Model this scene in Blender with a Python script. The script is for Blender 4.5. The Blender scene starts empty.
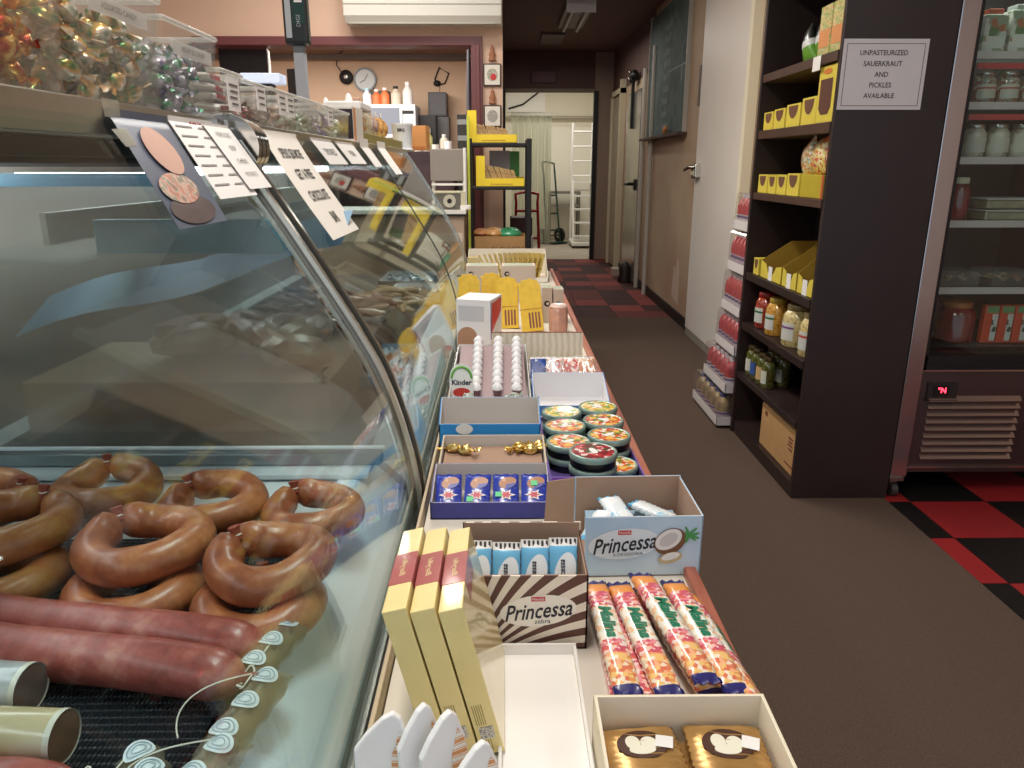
import bpy, bmesh, math, random
from mathutils import Vector, Matrix, Euler
S = bpy.context.scene
COL = S.collection
PI = math.pi
R = math.radians
# ------------------------------------------------------------------ camera
cam_d = bpy.data.cameras.new('camera'); cam = bpy.data.objects.new('camera', cam_d); COL.objects.link(cam)
cam_d.sensor_fit = 'HORIZONTAL'; cam_d.sensor_width = 36.0; cam_d.lens = 36.0 * 745 / 1024
cam_d.clip_start = 0.02; cam_d.clip_end = 60
cam.location = (0, 0, 1.30)
cam.rotation_euler = (R(90 - 16.38), 0, R(-0.664))
S.camera = cam
# ------------------------------------------------------------------ world and exposure
w = bpy.data.worlds.new('world'); S.world = w; w.use_nodes = True
w.node_tree.nodes['Background'].inputs[0].default_value = (0.80, 0.88, 1.0, 1)
w.node_tree.nodes['Background'].inputs[1].default_value = 0.55
S.view_settings.view_transform = 'Standard'; S.view_settings.look = 'None'
S.view_settings.exposure = 0.55; S.view_settings.gamma = 1.0
S.view_settings.use_curve_mapping = False
S.cycles.use_denoising = True
S.cycles.max_bounces = 10; S.cycles.transparent_max_bounces = 16
# ------------------------------------------------------------------ large area lights
def area(name, loc, sx, sy, power, col=(1, .95, .88), rot=(0, 0, 0)):
    l = bpy.data.lights.new(name, 'AREA'); l.shape = 'RECTANGLE'; l.size = sx; l.size_y = sy
    l.energy = power; l.color = col
    o = bpy.data.objects.new(name, l); COL.objects.link(o); o.location = loc; o.rotation_euler = rot
    return o
area('shop_light', (-0.25, 1.0, 2.90), 0.3, 1.2, 26)
area('shop_light', (-0.25, 3.6, 2.90), 0.3, 1.2, 26)
area('shop_light', (-2.0, 2.2, 2.90), 0.3, 1.2, 14)
area('shop_light', (-1.0, 4.9, 2.90), 1.2, 0.3, 20)  # added fill to brighten the partition wall, no known fixture
area('shop_light', (1.9, 0.2, 2.90), 0.3, 1.2, 7)
area('corridor_fill', (0.72, 8.7, 2.60), 0.2, 2.0, 11)  # added fill; the corridor's own ceiling fixtures are unlit
area('back_room_light', (-1.5, 6.85, 2.42), 2.2, 0.6, 62)
area('stock_room_light', (0.8, 12.2, 2.7), 1.0, 1.0, 22, (1, .97, .92))

# ------------------------------------------------------------------ materials
def lin(h):
    h = h.lstrip('#'); c = [int(h[i:i+2], 16)/255 for i in (0, 2, 4)]
    return tuple(((x+.055)/1.055)**2.4 if x > .04045 else x/12.92 for x in c) + (1,)
def nodes(name):
    m = bpy.data.materials.new(name); m.use_nodes = True
    nt = m.node_tree; b = nt.nodes['Principled BSDF']
    return m, nt, b
def N(nt, t, **kw):
    n = nt.nodes.new(t)
    for k, v in kw.items(): setattr(n, k, v)
    return n
MC = {}
def mat(hx, rough=.5, metal=0, noise=0, nscale=20, bump=0, coat=0, emit=0, spec=None):
    key = (hx, rough, metal, noise, nscale, bump, coat, emit, spec)
    if key in MC: return MC[key]
    m, nt, b = nodes('paint_' + hx.strip('#'))
    b.inputs['Base Color'].default_value = lin(hx)
    b.inputs['Roughness'].default_value = rough; b.inputs['Metallic'].default_value = metal
    if coat: b.inputs['Coat Weight'].default_value = coat; b.inputs['Coat Roughness'].default_value = .08
    if spec is not None: b.inputs['Specular IOR Level'].default_value = spec
    if emit:
        b.inputs['Emission Color'].default_value = lin(hx); b.inputs['Emission Strength'].default_value = emit
    tc = N(nt, 'ShaderNodeTexCoord')
    nz = N(nt, 'ShaderNodeTexNoise'); nz.inputs['Scale'].default_value = nscale; nz.inputs['Detail'].default_value = 5
    nt.links.new(tc.outputs['Object'], nz.inputs['Vector'])
    if noise:
        mx = N(nt, 'ShaderNodeMix', data_type='RGBA', blend_type='MULTIPLY')
        mx.inputs[0].default_value = 1
        rp = N(nt, 'ShaderNodeMapRange'); rp.inputs[1].default_value = .3; rp.inputs[2].default_value = .7
        rp.inputs[3].default_value = 1 - noise; rp.inputs[4].default_value = 1 + noise*.4
        nt.links.new(nz.outputs[0], rp.inputs[0]); nt.links.new(rp.outputs[0], mx.inputs[7])
        mx.inputs[6].default_value = lin(hx)
        nt.links.new(mx.outputs[2], b.inputs['Base Color'])
    if bump:
        bp = N(nt, 'ShaderNodeBump'); bp.inputs['Strength'].default_value = bump; bp.inputs['Distance'].default_value = .004
        nt.links.new(nz.outputs[0], bp.inputs['Height']); nt.links.new(bp.outputs[0], b.inputs['Normal'])
    MC[key] = m; return m
def ramp_mat(name, cols, scale=30, kind='voronoi', rough=.35, const=True, bump=0, stretch=(1, 1, 1), metal=0, dist=0, coat=0):
    """many-coloured print or mixed stuff: voronoi / noise / wave through a colour ramp"""
    m, nt, b = nodes(name)
    tc = N(nt, 'ShaderNodeTexCoord'); mp = N(nt, 'ShaderNodeMapping'); mp.inputs['Scale'].default_value = stretch
    nt.links.new(tc.outputs['Object'], mp.inputs[0])
    if kind == 'voronoi':
        t = N(nt, 'ShaderNodeTexVoronoi'); t.inputs['Scale'].default_value = scale
        sp = N(nt, 'ShaderNodeSeparateColor'); nt.links.new(mp.outputs[0], t.inputs['Vector'])
        nt.links.new(t.outputs['Color'], sp.inputs[0]); out = sp.outputs[0]
    elif kind == 'noise':
        t = N(nt, 'ShaderNodeTexNoise'); t.inputs['Scale'].default_value = scale; t.inputs['Detail'].default_value = 6
        nt.links.new(mp.outputs[0], t.inputs['Vector']); out = t.outputs[0]
    else:
        t = N(nt, 'ShaderNodeTexWave', bands_direction='Z' if name.startswith('striped') else 'X'); t.inputs['Scale'].default_value = scale
        t.inputs['Distortion'].default_value = dist; t.inputs['Detail Scale'].default_value = 1.5; t.inputs['Detail'].default_value = 1
        nt.links.new(mp.outputs[0], t.inputs['Vector']); out = t.outputs[1]
    cr = N(nt, 'ShaderNodeValToRGB'); cr.color_ramp.interpolation = 'CONSTANT' if const else 'LINEAR'
    el = cr.color_ramp.elements
    lo, hi = (.0, 1.) if kind != 'noise' else (.3, .68)
    for i, c in enumerate(cols):
        p = lo + (hi-lo)*i/(len(cols) if const else max(1, len(cols)-1))
        e = el[i] if i < 2 else el.new(p)
        e.position = p; e.color = lin(c)
    nt.links.new(out, cr.inputs[0]); nt.links.new(cr.outputs[0], b.inputs['Base Color'])
    b.inputs['Roughness'].default_value = rough; b.inputs['Metallic'].default_value = metal
    if coat: b.inputs['Coat Weight'].default_value = coat; b.inputs['Coat Roughness'].default_value = .1
    if bump:
        bp = N(nt, 'ShaderNodeBump'); bp.inputs['Strength'].default_value = bump; bp.inputs['Distance'].default_value = .004
        nt.links.new(out, bp.inputs['Height']); nt.links.new(bp.outputs[0], b.inputs['Normal'])
    return m
def glass_mat(name, tint='#ffffff', refl=1.0, haze=0.0, hazecol='#c8d4da', rough=.02, ior=1.45):
    m = bpy.data.materials.new(name); m.use_nodes = True; nt = m.node_tree; nt.nodes.clear()
    out = N(nt, 'ShaderNodeOutputMaterial'); tr = N(nt, 'ShaderNodeBsdfTransparent'); gl = N(nt, 'ShaderNodeBsdfGlossy')
    tr.inputs[0].default_value = lin(tint); gl.inputs['Roughness'].default_value = rough
    gl.inputs[0].default_value = (refl, refl, refl, 1)
    lw = N(nt, 'ShaderNodeLayerWeight'); lw.inputs[0].default_value = .5
    pw = N(nt, 'ShaderNodeMath', operation='POWER'); pw.inputs[1].default_value = 4.5; nt.links.new(lw.outputs['Facing'], pw.inputs[0])
    f0 = ((ior-1)/(ior+1))**2
    fr = N(nt, 'ShaderNodeMath', operation='MULTIPLY_ADD'); fr.inputs[1].default_value = .75*(1-f0); fr.inputs[2].default_value = f0
    nt.links.new(pw.outputs[0], fr.inputs[0])
    mx = N(nt, 'ShaderNodeMixShader'); nt.links.new(fr.outputs[0], mx.inputs[0])
    nt.links.new(tr.outputs[0], mx.inputs[1]); nt.links.new(gl.outputs[0], mx.inputs[2])
    last = mx
    if haze:
        df = N(nt, 'ShaderNodeBsdfTranslucent'); df.inputs[0].default_value = lin(hazecol)
        d2 = N(nt, 'ShaderNodeBsdfDiffuse'); d2.inputs[0].default_value = lin(hazecol)
        ma = N(nt, 'ShaderNodeMixShader'); nt.links.new(df.outputs[0], ma.inputs[1]); nt.links.new(d2.outputs[0], ma.inputs[2])
        m2 = N(nt, 'ShaderNodeMixShader'); m2.inputs[0].default_value = haze
        nt.links.new(mx.outputs[0], m2.inputs[1]); nt.links.new(ma.outputs[0], m2.inputs[2]); last = m2
    nt.links.new(last.outputs[0], out.inputs[0]); return m
def frost_mat(name, col, rough, haze, hazecols=None, hscale=5):
    m = bpy.data.materials.new(name); m.use_nodes = True; nt = m.node_tree; nt.nodes.clear()
    out = N(nt, 'ShaderNodeOutputMaterial'); g = N(nt, 'ShaderNodeBsdfRefraction')
    g.inputs['Color'].default_value = lin(col); g.inputs['Roughness'].default_value = rough; g.inputs['IOR'].default_value = 1.02
    d = N(nt, 'ShaderNodeBsdfDiffuse'); d.inputs[0].default_value = lin('#8f9596')
    if hazecols:
        tc = N(nt, 'ShaderNodeTexCoord'); nz = N(nt, 'ShaderNodeTexNoise'); nz.inputs['Scale'].default_value = hscale; nz.inputs['Detail'].default_value = 4
        mp = N(nt, 'ShaderNodeMapping'); mp.inputs['Scale'].default_value = (.7, 1, 1.6)
        nt.links.new(tc.outputs['Object'], mp.inputs[0]); nt.links.new(mp.outputs[0], nz.inputs['Vector'])
        cr = N(nt, 'ShaderNodeValToRGB')
        for i, c in enumerate(hazecols):
            e = cr.color_ramp.elements[i] if i < 2 else cr.color_ramp.elements.new(.5)
            e.position = .3 + .4*i/(len(hazecols)-1); e.color = lin(c)
        nt.links.new(nz.outputs[0], cr.inputs[0]); nt.links.new(cr.outputs[0], d.inputs[0])
    mx = N(nt, 'ShaderNodeMixShader'); mx.inputs[0].default_value = haze
    nt.links.new(g.outputs[0], mx.inputs[1]); nt.links.new(d.outputs[0], mx.inputs[2])
    gl = N(nt, 'ShaderNodeBsdfGlossy'); gl.inputs['Roughness'].default_value = .12
    m2 = N(nt, 'ShaderNodeMixShader'); m2.inputs[0].default_value = .10
    nt.links.new(mx.outputs[0], m2.inputs[1]); nt.links.new(gl.outputs[0], m2.inputs[2])
    nt.links.new(m2.outputs[0], out.inputs[0]); return m
STEEL = mat('#c9c6c0', .28, 1, noise=.1, nscale=3)
CHROME = mat('#dddcd8', .14, 1)
BLACK = mat('#0d0c0c', .5)
DBLACK = mat('#17120f', .55)
WHITE = mat('#ece9e4', .5)
CREAM = mat('#e6d9bd', .6)
PINK = mat('#d8b49a', .8, noise=.05, nscale=2)
MAROON = mat('#6e3a3c', .45)
DMAROON = mat('#6b504a', .75, noise=.08, nscale=2)
ESP = mat('#2a1c1a', .45, noise=.2, nscale=6)
ESPIN = mat('#1c1312', .6)
KRAFT = mat('#b98f5e', .8, noise=.08, nscale=30)
GREYBOARD = mat('#cbc4bd', .85)
BROWNBOARD = mat('#a98a74', .85)
YEL = mat('#f2d531', .5)
PAPER = mat('#ebe8e4', .7)
INK = mat('#26221f', .6)
GREYINK = mat('#6c6864', .7)
GLASS = glass_mat('clear_glass', '#f4fbfa')
PLASTIC = glass_mat('clear_plastic', '#f6f8f6', refl=.8, haze=.16, hazecol='#e8e8e6', rough=.12)
FILM = glass_mat('clear_film', '#ffffff', refl=1, haze=.10, hazecol='#ffffff', rough=.15, ior=1.7)

# ------------------------------------------------------------------ mesh building
class MB:
    def __init__(s): s.v = []; s.f = []; s.m = []
    def add(s, vs, fs, mi=0, M=None):
        o = len(s.v)
        s.v += [tuple(M @ Vector(p)) if M is not None else tuple(p) for p in vs]
        s.f += [tuple(i+o for i in f) for f in fs]
        s.m += [mi]*len(fs) if isinstance(mi, int) else list(mi)
        return s
    def bx(s, x0, x1, y0, y1, z0, z1, mi=0, M=None):
        vs = [(x, y, z) for z in (z0, z1) for y in (y0, y1) for x in (x0, x1)]
        return s.add(vs, [(0, 2, 3, 1), (4, 5, 7, 6), (0, 1, 5, 4), (2, 6, 7, 3), (0, 4, 6, 2), (1, 3, 7, 5)], mi, M)
    def prism(s, poly, a, b, axis='y', mi=0, M=None):
        """poly in the plane across axis; x: (y,z), y: (x,z), z: (x,y)"""
        def P(u, v, w): return {'x': (w, u, v), 'y': (u, w, v), 'z': (u, v, w)}[axis]
        n = len(poly); vs = [P(u, v, a) for u, v in poly] + [P(u, v, b) for u, v in poly]
        return s.add(vs, [tuple(range(n)), tuple(range(2*n-1, n-1, -1))] + [(i, (i+1) % n, n+(i+1) % n, n+i) for i in range(n)], mi, M)
    def lathe(s, prof, c=(0, 0, 0), n=24, mi=0, M=None, squash=1):
        vs = []; fs = []; k = len(prof)
        for i in range(n):
            a = 2*PI*i/n
            for r, z in prof: vs.append((c[0]+r*math.cos(a), c[1]+r*math.sin(a)*squash, c[2]+z))
        ms = []
        for i in range(n):
            j = (i+1) % n
            for q in range(k-1):
                fs.append((i*k+q, j*k+q, j*k+q+1, i*k+q+1)); ms.append(mi if isinstance(mi, int) else mi[q])
        return s.add(vs, fs, ms, M)
    def tube(s, pts, r, n=10, mi=0, cap=True, M=None, squash=None):
        pts = [Vector(p) for p in pts]; rs = r if isinstance(r, (list, tuple)) else [r]*len(pts)
        vs = []; up = None
        for i, p in enumerate(pts):
            t = (pts[min(i+1, len(pts)-1)] - pts[max(i-1, 0)]).normalized()
            if up is None: up = Vector((0, 0, 1)) if abs(t.z) < .9 else Vector((1, 0, 0))
            side = t.cross(up).normalized(); up = side.cross(t).normalized()
            for k in range(n):
                a = 2*PI*k/n; vs.append(p + (side*math.cos(a) + up*math.sin(a))*rs[i])
        fs = []
        for i in range(len(pts)-1):
            for k in range(n):
                k2 = (k+1) % n; fs.append((i*n+k, i*n+k2, (i+1)*n+k2, (i+1)*n+k))
        if cap: fs += [tuple(range(n-1, -1, -1)), tuple((len(pts)-1)*n+k for k in range(n))]
        return s.add(vs, fs, mi, M)
    def cyl(s, p0, p1, r, n=16, mi=0, M=None): return s.tube([p0, p1], r, n, mi, True, M)
    def grid(s, fn, nu, nv, mi=0, M=None):
        vs = [fn(i/nu, j/nv) for j in range(nv+1) for i in range(nu+1)]
        fs = [(j*(nu+1)+i, j*(nu+1)+i+1, (j+1)*(nu+1)+i+1, (j+1)*(nu+1)+i) for j in range(nv) for i in range(nu)]
        return s.add(vs, fs, mi if isinstance(mi, int) else [mi(i, j) for j in range(nv) for i in range(nu)], M)
    def ball(s, c, rx, ry, rz, n=12, mi=0, M=None):
        prof = [(max(1e-4, math.sin(PI*k/8)), -math.cos(PI*k/8)) for k in range(9)]
        vs = []; fs = []
        for i in range(n):
            a = 2*PI*i/n
            for r, z in prof: vs.append((c[0]+r*rx*math.cos(a), c[1]+r*ry*math.sin(a), c[2]+z*rz))
        for i in range(n):
            j = (i+1) % n
            for q in range(8): fs.append((i*9+q, j*9+q, j*9+q+1, i*9+q+1))
        return s.add(vs, fs, mi, M)
    def build(s, name, mats, parent=None, smooth=False, bevel=0, loc=None, rot=None):
        me = bpy.data.meshes.new(name); me.from_pydata(s.v, [], s.f)
        if not isinstance(mats, (list, tuple)): mats = [mats]
        for m in mats: me.materials.append(m)
        me.polygons.foreach_set('material_index', s.m)
        me.update()
        bm = bmesh.new(); bm.from_mesh(me); bmesh.ops.remove_doubles(bm, verts=bm.verts, dist=1e-6)
        bmesh.ops.recalc_face_normals(bm, faces=bm.faces); bm.to_mesh(me); bm.free()
        if smooth:
            me.polygons.foreach_set('use_smooth', [True]*len(me.polygons))
            try: me.set_sharp_from_angle(angle=R(40))
            except Exception: pass
        o = bpy.data.objects.new(name, me); COL.objects.link(o)
        if parent: o.parent = parent
        if loc: o.location = loc
        if rot: o.rotation_euler = rot
        if bevel:
            b = o.modifiers.new('bevel', 'BEVEL'); b.width = bevel; b.segments = 2; b.limit_method = 'ANGLE'; b.angle_limit = R(50)
        return o
def tag(o, label, cat, group=None, kind=None):
    if label: o['label'] = label
    if cat: o['category'] = cat
    if group: o['group'] = group
    if kind: o['kind'] = kind
    return o
def thing(name, label, cat, loc=(0, 0, 0), rz=0, group=None):
    o = bpy.data.objects.new(name, None); COL.objects.link(o); o.location = loc
    o.empty_display_size = .05
    o.rotation_euler = rz if isinstance(rz, (tuple, list)) else (0, 0, rz)
    return tag(o, label, cat, group)
def struct(name, mb, m, **kw):
    o = mb.build(name, m, **kw); o['kind'] = 'structure'; return o
def dup(root, loc, rot=None, label=None, group=None):
    def cp(o, par):
        c = o.copy(); COL.objects.link(c)
        if par: c.parent = par
        for ch in list(o.children): cp(ch, c)
        return c
    r = cp(root, None); r.location = loc
    if rot is not None: r.rotation_euler = rot if isinstance(rot, (tuple, list)) else (0, 0, rot)
    if label: r['label'] = label
    if group: r['group'] = group
    return r
def text(name, body, size, m, parent, fn, shear=0, align='CENTER', weight=0, xs=1):
    """lettering: each glyph vertex (x, y) is placed by fn(x, y)"""
    c = bpy.data.curves.new('t', 'FONT'); c.body = body; c.size = size; c.shear = shear; c.align_x = align; c.align_y = 'CENTER'
    c.offset = weight; c.resolution_u = 2; c.space_line = 1.0
    t = bpy.data.objects.new('t', c); COL.objects.link(t)
    dg = bpy.context.evaluated_depsgraph_get(); me = bpy.data.meshes.new_from_object(t.evaluated_get(dg))
    bpy.data.objects.remove(t); bpy.data.curves.remove(c)
    for v in me.vertices: v.co = fn(v.co.x*xs, v.co.y)
    me.materials.clear(); me.materials.append(m); me.name = name
    o = bpy.data.objects.new(name, me); COL.objects.link(o)
    if parent: o.parent = parent
    return o
def front(x, y, z): return lambda u, v: Vector((x+u, y, z+v))          # faces -Y
def onside(x, y, z): return lambda u, v: Vector((x, y-u, z+v))         # faces -X
def onright(x, y, z): return lambda u, v: Vector((x, y+u, z+v))        # faces +X
def flat(x, y, z): return lambda u, v: Vector((x+u, y+v, z))           # faces up
def ellipse(mb, fn, cx, cy, a, b, mi=0, n=28, rot=0):
    pts = [fn(cx + a*math.cos(t)*math.cos(rot) - b*math.sin(t)*math.sin(rot), cy + a*math.cos(t)*math.sin(rot) + b*math.sin(t)*math.cos(rot)) for t in [2*PI*i/n for i in range(n)]]
    mb.add(pts, [tuple(range(n))], mi)
rnd = random.Random(7)

# ================================================================== SETTING
carpet = ramp_mat('brown_carpet', ['#382a22', '#4f3e33', '#5e4b3f', '#45352c'], 260, 'noise', .95, False, .6)
struct('floor', MB().bx(-3, 1.545, -1.6, 6.5, -.05, 0), carpet)
def checker(name, a, b, sc, off=(0, 0, 0), rough=.3):
    m, nt, bs = nodes(name); tc = N(nt, 'ShaderNodeTexCoord'); mp = N(nt, 'ShaderNodeMapping'); mp.inputs['Location'].default_value = off
    ck = N(nt, 'ShaderNodeTexChecker'); ck.inputs['Scale'].default_value = sc; ck.inputs[1].default_value = lin(a); ck.inputs[2].default_value = lin(b)
    nt.links.new(tc.outputs['Object'], mp.inputs[0]); nt.links.new(mp.outputs[0], ck.inputs[0]); nt.links.new(ck.outputs[0], bs.inputs['Base Color'])
    bs.inputs['Roughness'].default_value = rough; return m
# red and black tiles: real tiles laid one by one inside one floor mesh
def tiles(name, x0, x1, y0, y1, s, ox, oy, cols, mats_, extra=None):
    mb = MB(); mb.bx(x0, x1, y0, y1, -.05, -.004, len(cols)-1)
    i0 = math.floor((x0-ox)/s); j0 = math.floor((y0-oy)/s)
    for i in range(i0, math.ceil((x1-ox)/s)):
        for j in range(j0, math.ceil((y1-oy)/s)):
            a, b = max(x0, ox+i*s), min(x1, ox+(i+1)*s); c, d = max(y0, oy+j*s), min(y1, oy+(j+1)*s)
            if b-a < .01 or d-c < .01: continue
            g = .0015; k = extra(i, j) if extra else (i+j) % 2
            mb.bx(a+g, b-g, c+g, d-g, -.004, 0, k)
    return struct(name, mb, mats_)
RED = mat('#9c2a2c', .35, noise=.15, nscale=4); TBLK = mat('#1c1918', .35)
tiles('floor', 1.545, 3.4, -1.6, 3.6, .305, 1.635, 2.42, [0, 1], [RED, TBLK], lambda i, j: 0 if (i+j) % 2 == 0 else 1)
HR = mat('#8e4440', .75, noise=.2, nscale=5, spec=.2); HD = mat('#4a2d2a', .75, noise=.2, nscale=5, spec=.2); HM = mat('#6f3835', .75, noise=.2, nscale=5, spec=.2)
tiles('floor', 0, 1.5, 6.5, 10.8, .305, 0.1, 6.5, [0, 1, 2], [HR, HD, HM], lambda i, j: [0, 1, 2, 1, 0, 2, 1][(i*3+j*2+(i*j) % 3) % 7])
struct('floor', MB().bx(-3.4, 0, 6.5, 8.5, -.05, 0), mat('#5b5048', .8))
struct('floor', MB().bx(-.3, 2.0, 10.8, 14.2, -.05, .0), mat('#a59b8b', .7, noise=.15, nscale=3))
# right wall of beige panels, painted dark above the far doors
wr = ramp_mat('beige_wall', ['#b09078', '#bba288', '#cbb596'], 1.2, 'noise', .7, False)
struct('wall_right', MB().bx(1.5, 1.62, 3.62, 10.8, 0, 2.2).bx(1.5, 1.62, 3.62, 7.95, 2.2, 3.0).bx(1.499, 1.62, 7.95, 10.8, 2.2, 2.75, 1), [wr, DMAROON])
struct('baseboard_right', MB().bx(1.485, 1.5, 3.62, 10.8, 0, .09), DBLACK)
struct('wall_alcove', MB().bx(1.62, 3.5, 3.56, 3.62, 0, 3.0), ESPIN)
struct('wall_far_right', MB().bx(3.4, 3.5, -1.6, 3.56, 0, 3.0), PINK)
struct('wall_left', MB().bx(-3.1, -3.0, -1.6, 6.0, 0, 3.0), PINK)
struct('ceiling', MB().bx(-3.1, 3.5, -1.6, 6.15, 3.0, 3.08), mat('#cfc4b8', .8))
struct('wall_partition', MB().bx(-3.1, 0, 6.0, 6.15, 2.2, 3.0).bx(-.15, 0, 6.0, 6.15, 0, 2.2).bx(-3.1, -2.26, 6.0, 6.15, 0, 2.2).bx(-2.26, -.24, 6.0, 6.15, 0, .8), mat('#dcbba4', .75, noise=.04, nscale=2))
struct('trim_1', MB().bx(-2.28, -.15, 5.965, 6.17, 2.145, 2.205), MAROON, bevel=.004)
struct('trim_2', MB().bx(-.235, -.15, 5.965, 6.17, 0, 2.15).bx(-.2, -.17, 5.95, 5.97, 0, 2.15), MAROON, bevel=.004)
struct('trim_3', MB().bx(-2.34, -2.25, 5.965, 6.17, 0, 2.15), MAROON, bevel=.004)
struct('wall_corridor_left', MB().bx(-.1, 0, 6.15, 10.8, 0, 2.75), DMAROON)
struct('ceiling', MB().bx(-.1, 1.5, 7.3, 10.8, 2.75, 2.83), DMAROON)
struct('ceiling', MB().bx(0, 1.6, 6.15, 7.3, 3.0, 3.08).bx(0, 1.5, 7.24, 7.32, 2.72, 3.0, 1), [DMAROON, mat('#5d3a44', .6)])
# back room behind the opening
struct('wall_back_room', MB().bx(-3.5, -.1, 8.5, 8.6, 0, 2.6), mat('#dfc0a2', .8, noise=.05, nscale=2))
struct('ceiling', MB().bx(-3.5, -.1, 6.15, 8.5, 2.47, 2.55), mat('#a88a78', .8))
struct('wall_back_room_left', MB().bx(-3.6, -3.5, 6.15, 8.6, 0, 2.6), PINK)
struct('trim_4', MB().bx(-3.4, -.12, 8.35, 8.47, 2.35, 2.4), mat('#5d5148', .5))
# far doorway and the stock room
struct('wall_corridor_end', MB().bx(1.25, 1.5, 10.8, 10.92, 0, 2.75, 1).bx(-.1, 1.25, 10.8, 10.92, 2.26, 2.75).bx(-.1, .035, 10.8, 10.92, 0, 2.26, 2), [DMAROON, mat('#a08a78', .7), DBLACK])
struct('trim_5', MB().bx(.03, 1.26, 10.77, 10.8, 2.24, 2.29), mat('#8b7a68', .6))
struct('trim_6', MB().bx(1.235, 1.29, 10.74, 10.83, 0, 2.26), BLACK)
struct('wall_stock_room', MB().bx(-.4, 2.1, 14.0, 14.1, 0, 3.0), mat('#e9e2cf', .8))
struct('wall_stock_left', MB().bx(-.4, -.3, 10.92, 14.0, 0, 3.0), mat('#e5dcc8', .8))
struct('wall_stock_right', MB().bx(2.0, 2.1, 10.92, 14.0, 0, 3.0), mat('#e5dcc8', .8))
struct('ceiling', MB().bx(-.4, 2.1, 10.92, 14.1, 2.95, 3.0), mat('#efe8d0', .8))

# ================================================================== DELI CASES
PROF = [(-.190, .555), (-.190, .60), (-.193, .645), (-.204, .71), (-.221, .78), (-.242, .85), (-.267, .912), (-.305, .983), (-.350, 1.06), (-.385, 1.118), (-.420, 1.177), (-.462, 1.244), (-.505, 1.309), (-.540, 1.362)]
def arc_len():
    L = [0]
    for a, b in zip(PROF, PROF[1:]): L.append(L[-1] + math.hypot(b[0]-a[0], b[1]-a[1]))
    return L
AL = arc_len()
def on_curve(s, off=0):
    """point at arc length s from the bottom of the curved glass, pushed out by off"""
    s = max(-.2, min(AL[-1]+.1, s))
    k = 0
    while k < len(AL)-2 and AL[k+1] < s: k += 1
    t = (s-AL[k])/(AL[k+1]-AL[k]); a, b = PROF[k], PROF[k+1]
    dx, dz = b[0]-a[0], b[1]-a[1]; n = math.hypot(dx, dz)
    return a[0]+dx*t + dz/n*off, a[1]+dz*t - dx/n*off
def curve_shell(mb, y0, y1, off0, off1, mi=0, s0=0, s1=None):
    s1 = AL[-1] if s1 is None else s1
    n = 28; out = [on_curve(s0+(s1-s0)*i/n, off1) for i in range(n+1)]; inn = [on_curve(s0+(s1-s0)*i/n, off0) for i in range(n+1)]
    vs = []; fs = []
    for i in range(n+1):
        (ox, oz), (ix, iz) = out[i], inn[i]
        vs += [(ox, y0, oz), (ox, y1, oz), (ix, y1, iz), (ix, y0, iz)]
    for i in range(n):
        a, b = i*4, (i+1)*4
        fs += [(a, a+1, b+1, b), (a+2, a+3, b+3, b+2), (a+1, a+2, b+2, b+1), (a+3, a, b, b+3)]
    fs += [(3, 2, 1, 0), (n*4, n*4+1, n*4+2, n*4+3)]
    return mb.add(vs, fs, mi)
CASEIN = mat('#d9dee0', .35)
MAT_RUBBER = None
def rubber():
    m, nt, b = nodes('ribbed_rubber'); tc = N(nt, 'ShaderNodeTexCoord')
    wv = N(nt, 'ShaderNodeTexWave', bands_direction='Y'); wv.inputs['Scale'].default_value = 28
    w2 = N(nt, 'ShaderNodeTexWave', bands_direction='X'); w2.inputs['Scale'].default_value = 60
    nt.links.new(tc.outputs['Object'], wv.inputs[0]); nt.links.new(tc.outputs['Object'], w2.inputs[0])
    ml = N(nt, 'ShaderNodeMath', operation='MULTIPLY'); nt.links.new(wv.outputs[1], ml.inputs[0]); nt.links.new(w2.outputs[1], ml.inputs[1])
    bp = N(nt, 'ShaderNodeBump'); bp.inputs['Strength'].default_value = 1; bp.inputs['Distance'].default_value = .006
    nt.links.new(ml.outputs[0], bp.inputs['Height']); nt.links.new(bp.outputs[0], b.inputs['Normal'])
    b.inputs['Base Color'].default_value = lin('#20262c'); b.inputs['Roughness'].default_value = .3; return m
RUB = rubber()
FROST = frost_mat('fogged_glass', '#eff1f0', .13, .20, ['#5a646a', '#a89a8c', '#78848c', '#b09e8e'], 5)
BLUE_REFL = mat('#5f9cba', .35)
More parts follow.
